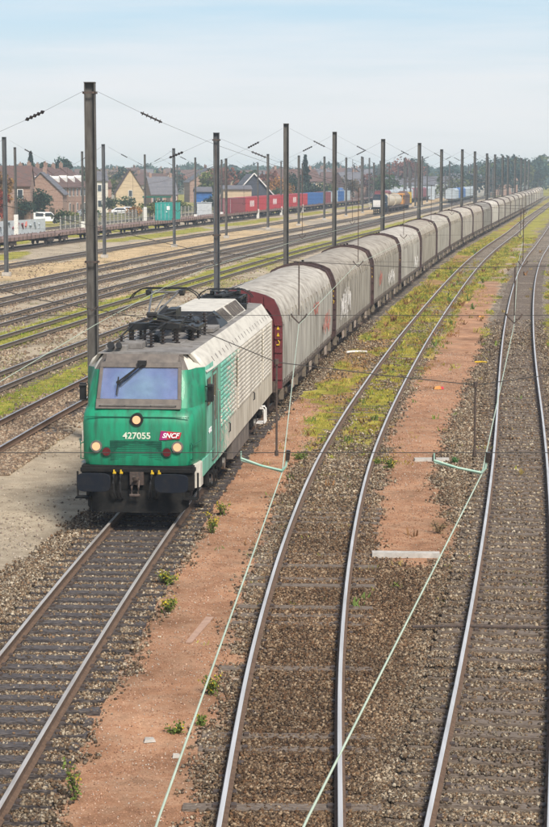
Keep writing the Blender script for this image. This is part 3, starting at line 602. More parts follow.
        rb.build('side_corrugation', M['lside'], root)
        dr = MB(); 
        x0 = s*1.431; x1 = s*1.445
        for (y0,y1,z0,z1) in ((2.95,2.99,1.1,3.3),(3.78,3.82,1.1,3.3),(2.99,3.78,3.26,3.30),(2.99,3.78,1.1,1.14)): dr.box(min(x0,x1),max(x0,x1),y0,y1,z0,z1)
        dr.build('cab_door', M['lgrey'], root)
        dw = MB(); dw.box(min(s*1.432,s*1.442),max(s*1.432,s*1.442),3.16,3.60,2.05,3.18); dw.build('door_window', M['glassd'], root)
        cw = MB(); cw.box(min(s*1.425,s*1.437),max(s*1.425,s*1.437),2.05,2.6,2.55,3.2); cw.build('cab_window', M['glassd'], root, bevel=.003)
        for y in (8.0,14.7):
            wn_ = MB(); wn_.box(min(s*1.431,s*1.442),max(s*1.431,s*1.442),y-.14,y+.14,2.35,3.15); wn_.build('side_window', M['glassd'], root)
        hr_ = MB()
        for y in (2.86,3.9): hr_ = MB(); hr_.tube([(s*1.43,y,1.15),(s*1.49,y,1.2),(s*1.49,y,2.7),(s*1.43,y,2.75)],.016,6); hr_.build('handrail', M['steel'], root)
        mi = MB(); mi.box(min(s*1.45,s*1.60),max(s*1.45,s*1.60),1.82,1.92,2.70,3.10); mi.bar((s*1.4,1.8,3.05),(s*1.6,1.76,3.05),.03); mi.bar((s*1.4,1.8,2.7),(s*1.6,1.76,2.7),.03); mi.build('wing_mirror', M['blackpl'], root, bevel=.02)
        st = MB()
        for z in (.45,.75): st.box(min(s*1.2,s*1.46),max(s*1.2,s*1.46),3.05,3.65,z,z+.035)
        for y in (3.05,3.63): st.bar((s*1.44,y,.45),(s*1.44,y,1.0),.03)
        st.build('cab_steps', M['black'], root)
        gs = MB(); gs.tube([(s*1.2,14.2,.95),(s*1.52,14.2,.95),(s*1.55,14.2,.9),(s*1.55,14.2,.5)],.03,6); gs.tube([(s*1.2,14.7,.95),(s*1.52,14.7,.95),(s*1.55,14.7,.9),(s*1.55,14.7,.5)],.03,6); gs.box(min(s*1.3,s*1.57),max(s*1.3,s*1.57),14.2,14.7,.48,.51); gs.build('shunter_step', M['white'], root)
        hd = MB(); hd.tube([(s*1.43,6.2,1.35),(s*1.47,6.2,1.38),(s*1.47,6.2,1.58),(s*1.43,6.2,1.6)],.02,6); hd.tube([(s*1.43,12.2,1.45),(s*1.47,12.2,1.48),(s*1.47,12.2,1.66),(s*1.43,12.2,1.7)],.02,6); hd.build('grab_handle', M['blackpl'], root)
        text_mesh('427055','side_number',.17,M['letterw'],root, Matrix.Translation((s*1.437,2.45,1.92)) @ (SIDE if s>0 else Matrix.Rotation(math.pi,4,'Z')@SIDE), .003)
        # front corner handrails
        ch = MB(); ch.tube([(s*1.24,.52,1.50),(s*1.30,.40,1.52),(s*1.30,.40,1.86),(s*1.25,.52,1.88)],.015,6); ch.tube([(s*1.30,.40,1.86),(s*1.42,.9,1.90)],.013,6); ch.build('corner_handrail', M['lgreendk'], root)
        # headlight, marker
        h = MB(); h.cyl((s*.94,.40,1.80),(s*.94,.56,1.80),.135,20,0); h.build('headlight', [M['steel']], root, smooth=True)
        hh = kids(root)[-1]; q = MB(); q.cyl((s*.94,.385,1.80),(s*.94,.398,1.80),.095,20); q.build('lamp_glass', M['lamp'], hh)
        h = MB(); h.cyl((s*.70,.40,1.68),(s*.70,.56,1.68),.115,20); h.build('marker_light', M['lgreendk'], root, smooth=True)
        hh = kids(root)[-1]; q = MB(); q.cyl((s*.70,.385,1.68),(s*.70,.398,1.68),.095,20); q.build('lamp_glass', M['lampred'], hh)
        v = MB(); v.hexa([(s*.20,.50,2.40),(s*.30,.50,2.40),(s*.30,.56,2.40),(s*.20,.56,2.40),(s*.22,.62,2.56),(s*.32,.62,2.56),(s*.32,.68,2.56),(s*.22,.68,2.56)]); v.build('nose_vent', M['lgreendk'], root)
        # buffer
        bf = MB(); bf.cyl((s*.875,-.05,1.06),(s*.875,.60,1.06),.12,16)
        pl = []
        for a in range(28):
            an = 2*math.pi*a/28; ca, sa = math.cos(an), math.sin(an); e = .45
            pl.append((s*.89+.385*math.copysign(abs(ca)**e,ca), 1.06+.215*math.copysign(abs(sa)**e,sa)))
        bf.prism(pl, -.22, -.16); bf.prism([(s*.875+(x-s*.875)*.8,1.06+(z-1.06)*.8) for x,z in pl], -.159,-.08); bf.build('buffer', M['bufferp'], root, bevel=.012)
    # top headlight
    h = MB(); h.cyl((0,.42,2.42),(0,.70,2.42),.15,20); h.build('headlight', M['blackpl'], root, smooth=True); hh = kids(root)[-1]
    q = MB(); q.cyl((0,.405,2.42),(0,.418,2.42),.095,20); q.build('lamp_glass', M['lamp'], hh)
    # grille
    gq = MB(); gq.box(-.62,.58,.435,.455,1.47,1.94); 
    for z in np.arange(1.50,1.93,.045): gq.box(-.61,.57,.425,.434,z,z+.02)
    gq.build('nose_grille', M['lgreendk'], root)
    text_mesh('427055','running_number',.205,M['letter'],root, Matrix.Translation((0,.435,2.045)) @ FRONT, .004, 0, 1.06)
    lg = MB(); lg.hexa([(.52,.43,1.96),(.99,.44,1.99),(.99,.50,1.99),(.52,.50,1.96),(.56,.43,2.17),(1.03,.44,2.13),(1.03,.50,2.13),(.56,.50,2.17)])
    lg2 = MB(); lg2.hexa([(.52,.426,1.96),(.70,.426,1.965),(.70,.43,1.965),(.52,.43,1.96),(.56,.426,2.17),(.70,.426,2.16),(.70,.43,2.16),(.56,.43,2.17)])
    lo = lg.build('operator_logo', M['redm'], root); lg2.build('logo_field', M['magenta'], lo)
    text_mesh('SNCF','logo_lettering',.155,M['letterw'],lo, Matrix.Translation((.775,.421,2.062)) @ FRONT, .003, .35, 1.0)
    # apron, buffer beam, coupling, hoses, plough
    bb = MB(); bb.box(-1.30,1.30,.46,.72,.78,1.355); bb.box(-1.32,1.32,.40,.80,1.20,1.30); bb.build('buffer_beam', M['black'], root, bevel=.015)
    cp = MB(); cp.box(-.16,.16,.36,.46,.92,1.22); cp.tube([(0,.40,1.06),(0,.16,1.06),(0,.06,1.10),(0,.04,1.17)],.045,8); cp.tube([(-.07,.28,1.04),(-.08,.14,.9),(-.07,.12,.72)],.025,6); cp.tube([(.07,.28,1.04),(.08,.14,.9),(.07,.12,.72)],.025,6); cp.cyl((-.12,.12,.72),(.12,.12,.72),.035,8); cp.build('screw_coupling', M['iron'], root)
    for x in (-.52,-.36,.36,.52):
        hs = MB(); hs.tube([(x,.42,1.18),(x,.25,1.14),(x*.98,.16,.98),(x*.95,.15,.78),(x*.9,.20,.66),(x*.85,.26,.62)],.028,8); hs.build('brake_hose', M['blackpl'], root)
        ck = MB(); ck.cyl((x,.36,1.19),(x,.46,1.19),.04,8); ck.box(x-.015,x+.015,.33,.37,1.17,1.27); ck.build('hose_cock', M['yellow'], root)
    sp = MB(); 
    pls = [(-1.18,.62,.80),(-1.05,.42,.80),(-.5,.33,.80),(0,.31,.80),(.5,.33,.80),(1.05,.42,.80),(1.18,.62,.80)]
    sp.loft([pls, [(x,y-.08,.30+(.10 if abs(x)>1.1 else 0)) for x,y,z in pls],[(x,y-.04,.30+(.10 if abs(x)>1.1 else 0)) for x,y,z in pls],[(x,y+.04,.80) for x,y,z in pls]]); sp.box(-1.2,1.2,.5,.9,.55,.80); sp.build('snow_plough', M['black'], root)
    for s in (-1,1):
        fs = MB(); fs.box(s*1.25-.17,s*1.25+.17,.28,.58,.60,.63); fs.bar((s*1.1,.5,.6),(s*1.1,.5,1.2),.04); fs.bar((s*1.4,.5,.6),(s*1.4,.5,1.2),.04); fs.build('corner_step', M['black'], root)
        cn = MB(); cn.hexa([(s*1.26,.72,.80),(s*1.40,.95,.80),(s*1.40,1.4,.80),(s*1.26,1.4,.80),(s*1.26,.62,1.355),(s*1.40,.95,1.355),(s*1.40,1.4,1.355),(s*1.26,1.4,1.355)]); cn.build('corner_skirt', M['lcream'], root)
    # underframe + bogies
    uf = MB(); uf.box(-1.3,1.3,1.2,18.2,.82,1.1); uf.box(-1.2,1.2,7.4,11.6,.35,.82); uf.build('underframe', M['black'], root, bevel=.02)
    for y0,y1 in ((7.5,8.9),(9.1,10.2),(10.4,11.5)):
        for q in (1.29,-1.29): eq = MB(); eq.box(q-.09,q+.09,y0,y1,.42,.95); eq.build('equipment_box', M['lgrey'], root, bevel=.02)
    for yc in (4.6,14.8):
        bg = MB()
        for s in (-1,1):
            bg.box(s*1.12-.09,s*1.12+.09,yc-2.0,yc+2.0,.62,.86); 
            for y in (-1.3,1.3): bg.box(s*1.14-.13,s*1.14+.13,yc+y-.24,yc+y+.24,.42,.80); bg.cyl((s*1.24,yc+y-.42,.55),(s*1.24,yc+y-.42,.95),.11,10); bg.cyl((s*1.24,yc+y+.42,.55),(s*1.24,yc+y+.42,.95),.11,10)
        bg.box(-1,1,yc-.3,yc+.3,.5,.85); bo = bg.build('bogie', M['black'], root, bevel=.01)
        for y in (-1.3,1.3):
            for s in (-1,1):
                wh = MB(); wh.cyl((s*.68,yc+y,.575),(s*.82,yc+y,.575),.575,32); wh.cyl((s*.66,yc+y,.575),(s*.69,yc+y,.575),.605,32); wh.build('wheel', M['iron'], bo, smooth=True)
                ax_ = MB(); ax_.cyl((s*1.25,yc+y,.575),(s*1.36,yc+y,.575),.15,14); ax_.build('axle_box', M['steel'], bo)
    # roof equipment
    hb = MB(); hb.hexa([(-.92,8.6,3.86),(.92,8.6,3.86),(.92,15.0,3.86),(-.92,15.0,3.86),(-.62,9.3,4.24),(.62,9.3,4.24),(.62,14.7,4.24),(-.62,14.7,4.24)]); ho = hb.build('roof_hood', M['lcream'], root, bevel=.02)
    hf = MB(); hf.hexa([(-.93,8.50,3.87),(.93,8.50,3.87),(.93,8.60,3.87),(-.93,8.60,3.87),(-.63,9.22,4.255),(.63,9.22,4.255),(.63,9.30,4.255),(-.63,9.30,4.255)]); hf.hexa([(.925,8.6,3.87),(.94,8.6,3.87),(.94,10.2,3.87),(.925,10.2,3.87),(.615,9.2,4.255),(.635,9.2,4.255),(.635,9.6,4.255),(.615,9.6,4.255)]); hf.build('hood_front', M['blackpl'], ho)
    vt = MB()
    for k in range(7):
        y = 9.8+k*.22; vt.hexa([(.91,y+.4,3.90),(.93,y+.4,3.90),(.93,y+.49,3.90),(.91,y+.49,3.90),(.63,y,4.22),(.655,y,4.22),(.655,y+.09,4.22),(.63,y+.09,4.22)])
    for k in range(3):
        for j in range(9):
            y = 11.8+k*.95+j*.09; vt.hexa([(.905,y,3.92),(.93,y,3.92),(.93,y+.035,3.92),(.905,y+.035,3.92),(.64,y-.05,4.22),(.665,y-.05,4.22),(.665,y-.015,4.22),(.64,y-.015,4.22)])
    vt.build('hood_louvres', M['lgrey'], ho)
    bx_ = MB(); bx_.box(-.75,-.15,2.2,2.9,3.88,4.02); bx_.box(-.95,-.45,1.75,2.05,3.86,4.0); bx_.box(.35,.95,6.9,8.2,3.88,3.98); bx_.box(-.95,.95,2.95,3.0,3.86,3.9); bx_.box(-.5,.6,3.4,7.4,3.87,3.905); bx_.build('roof_box', M['lroof'], root, bevel=.01)
    hn = MB(); hn.tube([(-.78,1.8,3.95),(-.78,1.5,4.03)],.05,10,0,None,.09); hn.tube([(-.6,1.8,3.95),(-.6,1.55,4.03)],.04,10,0,None,.075); hn.build('horn', M['blackpl'], root)
    # pantograph: front raised to the wire, rear folded
    def panto(y0, raised, sgn):
        p = MB()
        for x in (-.62,.62):
            for y in (-.9,.9): insulator(p,(x,y0+y,3.88),(x,y0+y,4.14),.09,4,0)
        for x in (-.62,.62): p.bar((x,y0-1.0,4.17),(x,y0+1.0,4.17),.07)
        for y in (-.95,0,.95): p.bar((-.68,y0+y,4.17),(.68,y0+y,4.17),.07)
        po = p.build('pantograph', M['blackpl'], root)
        if raised: base, knee, hd_ = (0,y0+.5,4.24),(0,2.75,4.66),(0,4.9,5.15)
        else: base, knee, hd_ = (0,y0+sgn*1.1,4.22),(0,y0-sgn*1.1,4.28),(0,y0+sgn*.7,4.36)
        a = MB(); a.tube([base,knee],.07,8,0,None,.05); a.tube([(.22,base[1],base[2]-.04),(.06,knee[1],knee[2]-.05)],.02,6); a.cyl((-.3,base[1],base[2]),(.3,base[1],base[2]),.06,10); a.cyl((-.12,knee[1],knee[2]),(.12,knee[1],knee[2]),.06,10)
        a.tube([(0,base[1]-.2,base[2]),(0,base[1]-.9,base[2]+.02)],.10,10); a.build('lower_arm', M['blackpl'], po)
        a = MB(); 
        for x in (-.1,.1): a.tube([(x*.8,knee[1],knee[2]),(x*3.4,hd_[1],hd_[2]-.08)],.026,6)
        a.tube([(0,knee[1],knee[2]-.06),(0,hd_[1],hd_[2]-.12)],.014,6); a.cyl((-.4,hd_[1],hd_[2]-.09),(.4,hd_[1],hd_[2]-.09),.03,8); a.build('upper_arm', M['steel'] if raised else M['blackpl'], po)
        c_ = MB()
        for y in (-.18,.18):
            c_.tube([(-.88,hd_[1]+y,hd_[2]-.25),(-.78,hd_[1]+y,hd_[2]-.12),(-.6,hd_[1]+y,hd_[2]-.01),(-.5,hd_[1]+y,hd_[2]+.01),(.5,hd_[1]+y,hd_[2]+.01),(.6,hd_[1]+y,hd_[2]-.01),(.78,hd_[1]+y,hd_[2]-.12),(.88,hd_[1]+y,hd_[2]-.25)],.016,8)
            c_.bar((-.52,hd_[1]+y,hd_[2]+.02),(.52,hd_[1]+y,hd_[2]+.02),.034,.015)
        for x in (-.42,.42): c_.box(x-.05,x+.05,hd_[1]-.22,hd_[1]+.22,hd_[2]-.13,hd_[2]-.03); c_.box(x-.06,x+.06,hd_[1]-.05,hd_[1]+.05,hd_[2]-.17,hd_[2]-.10)
        c_.build('collector_head', M['blackpl'], po)
    panto(5.7, True, 1); panto(16.6, False, 1)
    # switchgear clutter between the pantograph and the cab roof
    for x,y,h in ((-.55,3.2,.42),(-.25,3.2,.38),(.15,3.45,.40),(.5,3.5,.44),(.72,4.6,.40),(.75,5.4,.44),(-.75,4.0,.4),(.25,7.6,.45),(.6,7.7,.48),(-.2,7.9,.42),(.0,2.6,.34),(-.7,2.5,.3),(.35,4.1,.42),(-.4,6.9,.46),(.8,6.3,.42),(-.8,7.4,.4)): cl = MB(); insulator(cl,(x,y,3.88),(x,y,3.88+h),.075,5); cl.build('roof_insulator', M['insul'], root)
    sw = MB(); sw.box(-.62,-.18,3.05,3.35,4.26,4.42); sw.box(.08,.58,3.35,3.65,4.28,4.40); sw.box(-.15,.1,6.0,6.9,4.3,4.55); sw.cyl((-.35,6.3,4.2),(-.35,6.9,4.5),.12,10); sw.tube([(-.3,2.6,4.1),(0,2.6,4.24),(.3,3.4,4.44),(.7,4.6,4.34)],.02,6); sw.tube([(-.7,2.5,4.16),(-.5,3.1,4.40),(-.1,4.4,4.5),(.1,6.2,4.5)],.02,6); sw.box(.25,.55,3.9,4.3,4.26,4.42); sw.box(.55,.90,4.4,5.6,4.16,4.24); sw.cyl((-.1,3.7,3.98),(-.1,4.5,3.98),.12,12); sw.cyl((.35,7.0,4.1),(.35,7.9,4.1),.13,12); sw.box(-.35,.1,7.2,8.0,3.9,4.22); sw.cyl((.05,6.7,3.9),(.05,6.7,4.32),.17,14); sw.cyl((.45,6.4,3.9),(.45,6.4,4.25),.12,14)
    for (p0,p1) in (((-.4,3.2,4.3),(.3,3.5,4.32)),((.3,3.5,4.3),(.7,4.6,4.22)),((.7,5.4,4.24),(.3,7.0,4.3)),((-.75,4.0,4.2),(-.4,3.2,4.3)),((.6,7.7,4.2),(.8,9.5,4.05)),((-.5,7.5,4.1),(-.8,9.2,4.2))): sw.tube([p0,((p0[0]+p1[0])/2,(p0[1]+p1[1])/2,max(p0[2],p1[2])+.06),p1],.018,6)
    sw.build('switchgear', M['blackpl'], root)
    sr = MB(); sr.box(-.9,.9,15.2,15.4,3.88,4.05); sr.cyl((-.5,15.3,4.1),(.2,15.3,4.1),.10,10); sr.cyl((.5,17.9,3.9),(.5,17.9,4.12),.10,12); sr.cyl((-.3,17.9,3.9),(-.3,17.9,4.12),.10,12); sr.box(-.5,.6,17.3,18.05,3.885,4.04); sr.box(-.1,.1,15.4,17.3,3.885,3.95); sr.build('rear_switchgear', M['blackpl'], root)
    # rear end
    re = MB(); re.hexa([(-1.43,18.0,.98),(1.43,18.0,.98),(1.25,19.0,.98),(-1.25,19.0,.98),(-1.09,18.0,3.84),(1.09,18.0,3.84),(1.0,18.7,3.80),(-1.0,18.7,3.80)]); re.build('rear_cab', M['lcream'], root, bevel=.03)
    for s in (-1,1): rbf = MB(); rbf.cyl((s*.875,18.9,1.06),(s*.875,19.35,1.06),.22,16); rbf.build('buffer', M['black'], root)
locomotive()

# ---- covered wagons ---------------------------------------------------------------------
SEC = [(1.45,.98),(1.455,1.6),(1.46,2.4),(1.455,3.0),(1.43,3.22),(1.33,3.55),(1.18,3.84),(.9,3.98),(.55,4.08),(.2,4.14)]
def full(sec, k=1.0, dz=0.): return [(-x*k,z+dz) for x,z in sec]+[(x*k,z+dz) for x,z in reversed(sec)]
def covered_wagon(seed):
    rd = random.Random(seed); root = empty('covered_wagon'); Lw = 18.7
    # tarp: sides with pleats, roof with sagging folds
    side, roof = [], []
    n = 66; ph = rd.random()*9; sgs = [rd.uniform(.2,1) for _ in range(12)]
    for i in range(n+1):
        y = .185+(Lw-.37)*i/n; t = i/n; hoop = abs(math.sin(math.pi*t*9)); ring = []
        for q,(x,z) in enumerate(full(SEC)):
            s = 1 if x>0 else -1; side_w = 1 if z < 3.1 else .35
            rip = (.030*math.sin(i*2.3+ph)+.020*math.sin(i*.83+ph*2+s))*side_w*(1 if z>1.2 else .2)
            sg = sgs[int(t*9.999)]*hoop*.035*(1 if z>3.3 else .3)
            ring.append(((abs(x)*.985-.012+rip-(sg if z<3.9 else 0))*s, y+rd.uniform(-.03,.03), z*.985+.01-(sg*1.3 if z>3.7 else 0)+ (rd.uniform(-.006,.006) if z>3.2 else 0)))
        side.append(ring)
    nn = len(SEC)*2-1
    lac = cv = MB(); cv.loft(side, m=lambda i,k: 1 if 4 <= k <= nn-5 else 0)
    for i in range(17):
        y = .8+i*(Lw-1.6)/16
        for s in (-1,1): lac.hexa([(s*1.43,y,3.0),(s*1.465,y,3.0),(s*1.465,y+.05,3.0),(s*1.43,y+.05,3.0),(s*1.33,y-.06,3.34),(s*1.405,y-.06,3.34),(s*1.405,y-.02,3.34),(s*1.33,y-.02,3.34)],0)
    c = cv.build('cover', [M['tarp'],M['tarproof']], root, smooth=True)
    for e,(y0,y1) in enumerate(((0,.18),(Lw-.18,Lw))):
        o_ = full(SEC,1.02,.03); o_[0] = (o_[0][0],.9); o_[-1] = (o_[-1][0],.9)
        i_ = [(x*(.84 if seed==1 and e==0 else .90),min(z,3.25+ (z-3.25)*(.5 if seed==1 and e==0 else .78))) for x,z in full(SEC)]; i_[0] = (i_[0][0],.9); i_[-1] = (i_[-1][0],.9)
        fr = MB(); rings = [[(x,y0,z) for x,z in i_],[(x,y0,z) for x,z in o_],[(x,y1,z) for x,z in o_],[(x,y1,z) for x,z in i_],[(x,y0,z) for x,z in i_]]
        fr.loft(rings); hoop_ = fr.build('end_hoop', M['marodark'], root)
        ew = MB(); ym = y0+.10 if e==0 else y1-.10; out = -1 if e==0 else 1
        ew.prism([(x*.99,z) for x,z in i_][::1], min(ym,ym-.03*out), max(ym,ym-.03*out)); 
        ribs = []
        for x in (-1.15,-.75,-.25,.25,.75,1.15): ztop = 3.9 if abs(x)<.9 else 3.5; ew.box(x-.04,x+.04,min(ym,ym+.08*out),max(ym,ym+.08*out),.95,ztop-.08*(abs(x)>.5))
        for z in (1.3,1.9,2.5,3.1,3.5): ew.box(-1.27 if z<3.3 else -1.15,1.27 if z<3.3 else 1.15,min(ym,ym+.06*out),max(ym,ym+.06*out),z-.03,z+.03)
        ew.build('end_wall', M['maroon'], root)
        if e == 0:
            face = MB(); oo = full(SEC,1.022,.032); oo[0]=(oo[0][0],.9); oo[-1]=(oo[-1][0],.9)
            face.loft([[(x,y0-.012,z) for x,z in i_],[(x,y0-.012,z) for x,z in oo],[(x,y0+.05,z) for x,z in oo]]); face.build('hoop_face', M['maroon'] if seed==1 else M['marodark'], hoop_)
            rbs = MB()
            for z in (1.2,1.65,2.1,2.55,3.0): rbs.box(1.235,1.485,y0-.05,y0-.012,z,z+.045); rbs.box(-1.485,-1.235,y0-.05,y0-.012,z,z+.045)
            for x in (-.9,-.45,0,.45,.9): rbs.box(x-.02,x+.02,y0-.05,y0-.012,3.68,3.98)
            rbs.build('wall_ribs', M['maroon'] if seed==1 else M['marodark'], hoop_)
            sg_ = MB()
            for z in (2.92,2.70): sg_.prism([(1.30,z-.05),(1.40,z-.05),(1.35,z+.07)], -.03,-.014)
            sg_.tube([(1.35,-.03,2.52),(1.40,-.03,2.45),(1.38,-.03,2.36),(1.30,-.03,2.36)],.022,6); sg_.build('warning_sign', M['yellow'], root)
        lt = MB(); lt.box(-.05,.05,y0+.05,y1-.05,4.16,4.25); lt.box(-.4,.4,y0+.1,y1-.1,4.13,4.165); lt.build('locking_catch', M['black'], root)
    sb = MB(); 
    for s in (-1,1): sb.box(s*1.34-.07,s*1.34+.07,0,Lw,.86,1.0)
    sb.box(-1.25,1.25,.1,Lw-.1,.92,.97); sb.box(-1.3,1.3,-.12,0.0,.78,1.14); sb.box(-1.3,1.3,Lw,Lw+.12,.78,1.14)
    for s in (-1,1): sb.hexa([(s*1.25,4.6,.55),(s*1.32,4.6,.55),(s*1.32,14.1,.55),(s*1.25,14.1,.55),(s*1.25,3.6,.86),(s*1.32,3.6,.86),(s*1.32,15.1,.86),(s*1.25,15.1,.86)])
    sb.build('underframe', M['under'], root)
    bt = MB()
    for i in range(40):
        y = .5+i*(Lw-1.)/39
        for s in (-1,1): bt.box(s*1.452-.012,s*1.452+.012,y,y+.035,1.0,1.14)
    bt.build('cover_buckles', M['under'], root)
    for y in (3.2+rd.random(), 9.3, 14.6+rd.random()):
        for s in (-1,1): p = MB(); p.box(s*1.43-.01,s*1.43+.01,y,y+.75,.52,.84); p.build('placard', M['placard'], root)
    for y in (.7,5.1,7.8,12.5,16.3,18.0):
        for q in (1.37,-1.37): dt = MB(); dt.box(q-.07,q+.07,y,y+.16,.45,.84); dt.build('tie_down_bracket', M['ochre'], root)
    for yc in (2.55,Lw-2.55):
        b_ = MB()
        for s in (-1,1):
            b_.box(s*1.02-.06,s*1.02+.06,yc-1.35,yc+1.35,.45,.68)
            for y in (-.9,.9): b_.box(s*1.05-.12,s*1.05+.12,yc+y-.17,yc+y+.17,.30,.66)
        b_.box(-.9,.9,yc-.2,yc+.2,.5,.8); bo = b_.build('bogie', M['under'], root)
        for y in (-.9,.9):
            for s in (-1,1):
                wh = MB(); wh.cyl((s*.69,yc+y,.46),(s*.82,yc+y,.46),.46,20); wh.cyl((s*.67,yc+y,.46),(s*.70,yc+y,.46),.49,20); wh.build('wheel', M['iron'], bo, smooth=True)
                aq = MB(); aq.cyl((s*1.17,yc+y,.46),(s*1.25,yc+y,.46),.13,10); aq.build('axle_box', M['ochre'], bo)
    for y0,y1 in ((-.6,-.12),(Lw+.12,Lw+.6)):
        for s in (-1,1): bf = MB(); bf.cyl((s*.875,y0,1.04),(s*.875,y1,1.04),.11,10); e=(y0 if y0<0 else y1-.04); bf.cyl((s*.875,e,1.04),(s*.875,e+.04,1.04),.23,14); bf.build('buffer', M['under'], root)
    return root
def graffiti(root, y, z, wdt, ht, mt, seed, nm='graffiti'):
    rd = random.Random(seed); mb = MB(); n = max(2,int(wdt/.26)); x = 1.492
    for i in range(n):
        cy = y+i*wdt/n; pts = [(x, cy+rd.uniform(0,.5), z+rd.uniform(0,1)*ht) for _ in range(5)]
        pts = [pts[0]]+[(x, (a[1]+b_[1])/2, (a[2]+b_[2])/2) for a,b_ in zip(pts,pts[1:])]+[pts[-1]]
        mb.tube(pts, .032, 4, 0)
    for k,v in enumerate(mb.v): mb.v[k] = (x+(v[0]-x)*.12, v[1], v[2])
    return mb.build(nm, mt, root)
PITCHW = 20.0; d = 61.0
TINT = [(1,1,.98),(.80,.77,.72),(.83,.80,.75),(1.08,1.07,1.05),(.86,.81,.74),(1.0,.98,.94),(.92,.88,.80),(1.04,1,.95),(.95,.89,.83),(.62,.61,.60),(1.25,1.24,1.22),(.95,.92,.88),(.86,.82,.78),(.93,.89,.84),(.88,.86,.83),(1,.96,.9),(.9,.86,.8),(.95,.93,.9),(.85,.82,.8),(.9,.88,.84),(1.15,1.12,1.08),(1.25,1.2,1.12),(1.2,1.16,1.1),(1.05,1,.96),(1,1,1)]
LBL = ['first covered wagon, pale grey, coupled behind the green locomotive, red end wall showing','second covered wagon, with a worn grey beige cover','third covered wagon behind the locomotive, with faint red graffiti','fourth covered wagon, with a cleaner whitish roof','fifth covered wagon, with a tan grey cover','sixth covered wagon from the locomotive, cream white cover']
ORD = ['seventh','eighth','ninth','tenth','eleventh','twelfth','thirteenth','fourteenth','fifteenth','sixteenth','seventeenth','eighteenth','nineteenth','twentieth','twenty-first','twenty-second','twenty-third','twenty-fourth','twenty-fifth']
protos = [covered_wagon(s) for s in (1,2,3,4)]
for i in range(25):
    r = protos[i] if i < 4 else copy_tree(protos[1+i%3])
    loc, rz, d1 = on_track(XA, d, 18.7); r.location = loc; r.rotation_euler = (0,0,rz)
    lab = LBL[i] if i < 6 else {9:'tenth covered wagon from the locomotive, the dark grey one',10:'eleventh covered wagon from the locomotive, the whitest one',24:'last covered wagon, farthest away at the tail of the train'}.get(i, f'{ORD[i-6]} covered wagon counted from the locomotive, grey beige cover')
    tag(r, lab, 'wagon', 'covered wagons of the long train')
    for ch in (kids(r) if i < 4 else r.children):
        if ch.name.split('.')[0] == 'cover': t = TINT[i]; q_ = .93+.006*i; ch.color = (t[0]*q_,t[1]*q_*.995,t[2]*q_*.99,1)
    r['idx'] = i; del r['idx']
    if i == 0: FIRST = r
    if i == 1: SECOND = r
    if i == 2: THIRD = r
    if i == 3: FOURTH = r
    d = d1 + (PITCHW-18.7)*.985
graffiti(FIRST, 14.3, 1.35, 3.0, .95, M['graf'], 3); graffiti(FIRST, 10.2, 2.5, 2.2, .5, M['graf'], 5)
graffiti(SECOND, 2.2, 1.3, 4.6, 1.5, M['grafw'], 31); graffiti(THIRD, 3.5, 1.7, 1.8, .9, M['graf'], 44); graffiti(THIRD, 9.5, 1.2, 5.0, 1.0, M['grafw'], 12)
graffiti(FOURTH, 12, 1.2, 4.0, .9, M['grafw'], 15)

# ------------------------------------------------------------------ masts of the overhead line
def hmast(px_top, d, top, u=None, wd=.32, mtl='polesteel', label='', group=None, foot=False, X=None):
    X = ax(px_top, d) if X is None else X
    root = empty('catenary_mast', (X, d, 0)); tag(root, label, 'mast', group)
    mb = MB(); f, t = wd/2, .022
    mb.box(-f,-f+t*1.2,-f,f,-.25,top); mb.box(f-t*1.2,f,-f,f,-.25,top); mb.box(-f+t*1.2,f-t*1.2,-t/2,t/2,-.25,top); mb.box(-f-.01,f+.01,-f-.01,f+.01,top,top+.02)
    mb.build('post', M[mtl], root)
    for zc in ((5.3, top-.3) if d < 90 else ()): q = MB(); q.box(-f-.02,f+.02,-f-.02,-f-.001,zc-.03,zc+.03); q.box(-f-.05,-f-.001,-f-.02,f+.02,zc-.03,zc+.03); q.box(f+.001,f+.05,-f-.02,f+.02,zc-.03,zc+.03); q.box(-f-.02,f+.02,f+.001,f+.02,zc-.03,zc+.03); q.build('clamp', M['iron'], root)
    if foot: b_ = MB(); b_.box(-f-.10,f+.10,-f-.10,f+.10,-.25,foot); b_.build('white_base', M['white'], root)
    else: b_ = MB(); b_.box(-f-.18,f+.18,-f-.18,f+.18,-.3,.05); b_.build('footing', M['concrete'], root)
    return root, X
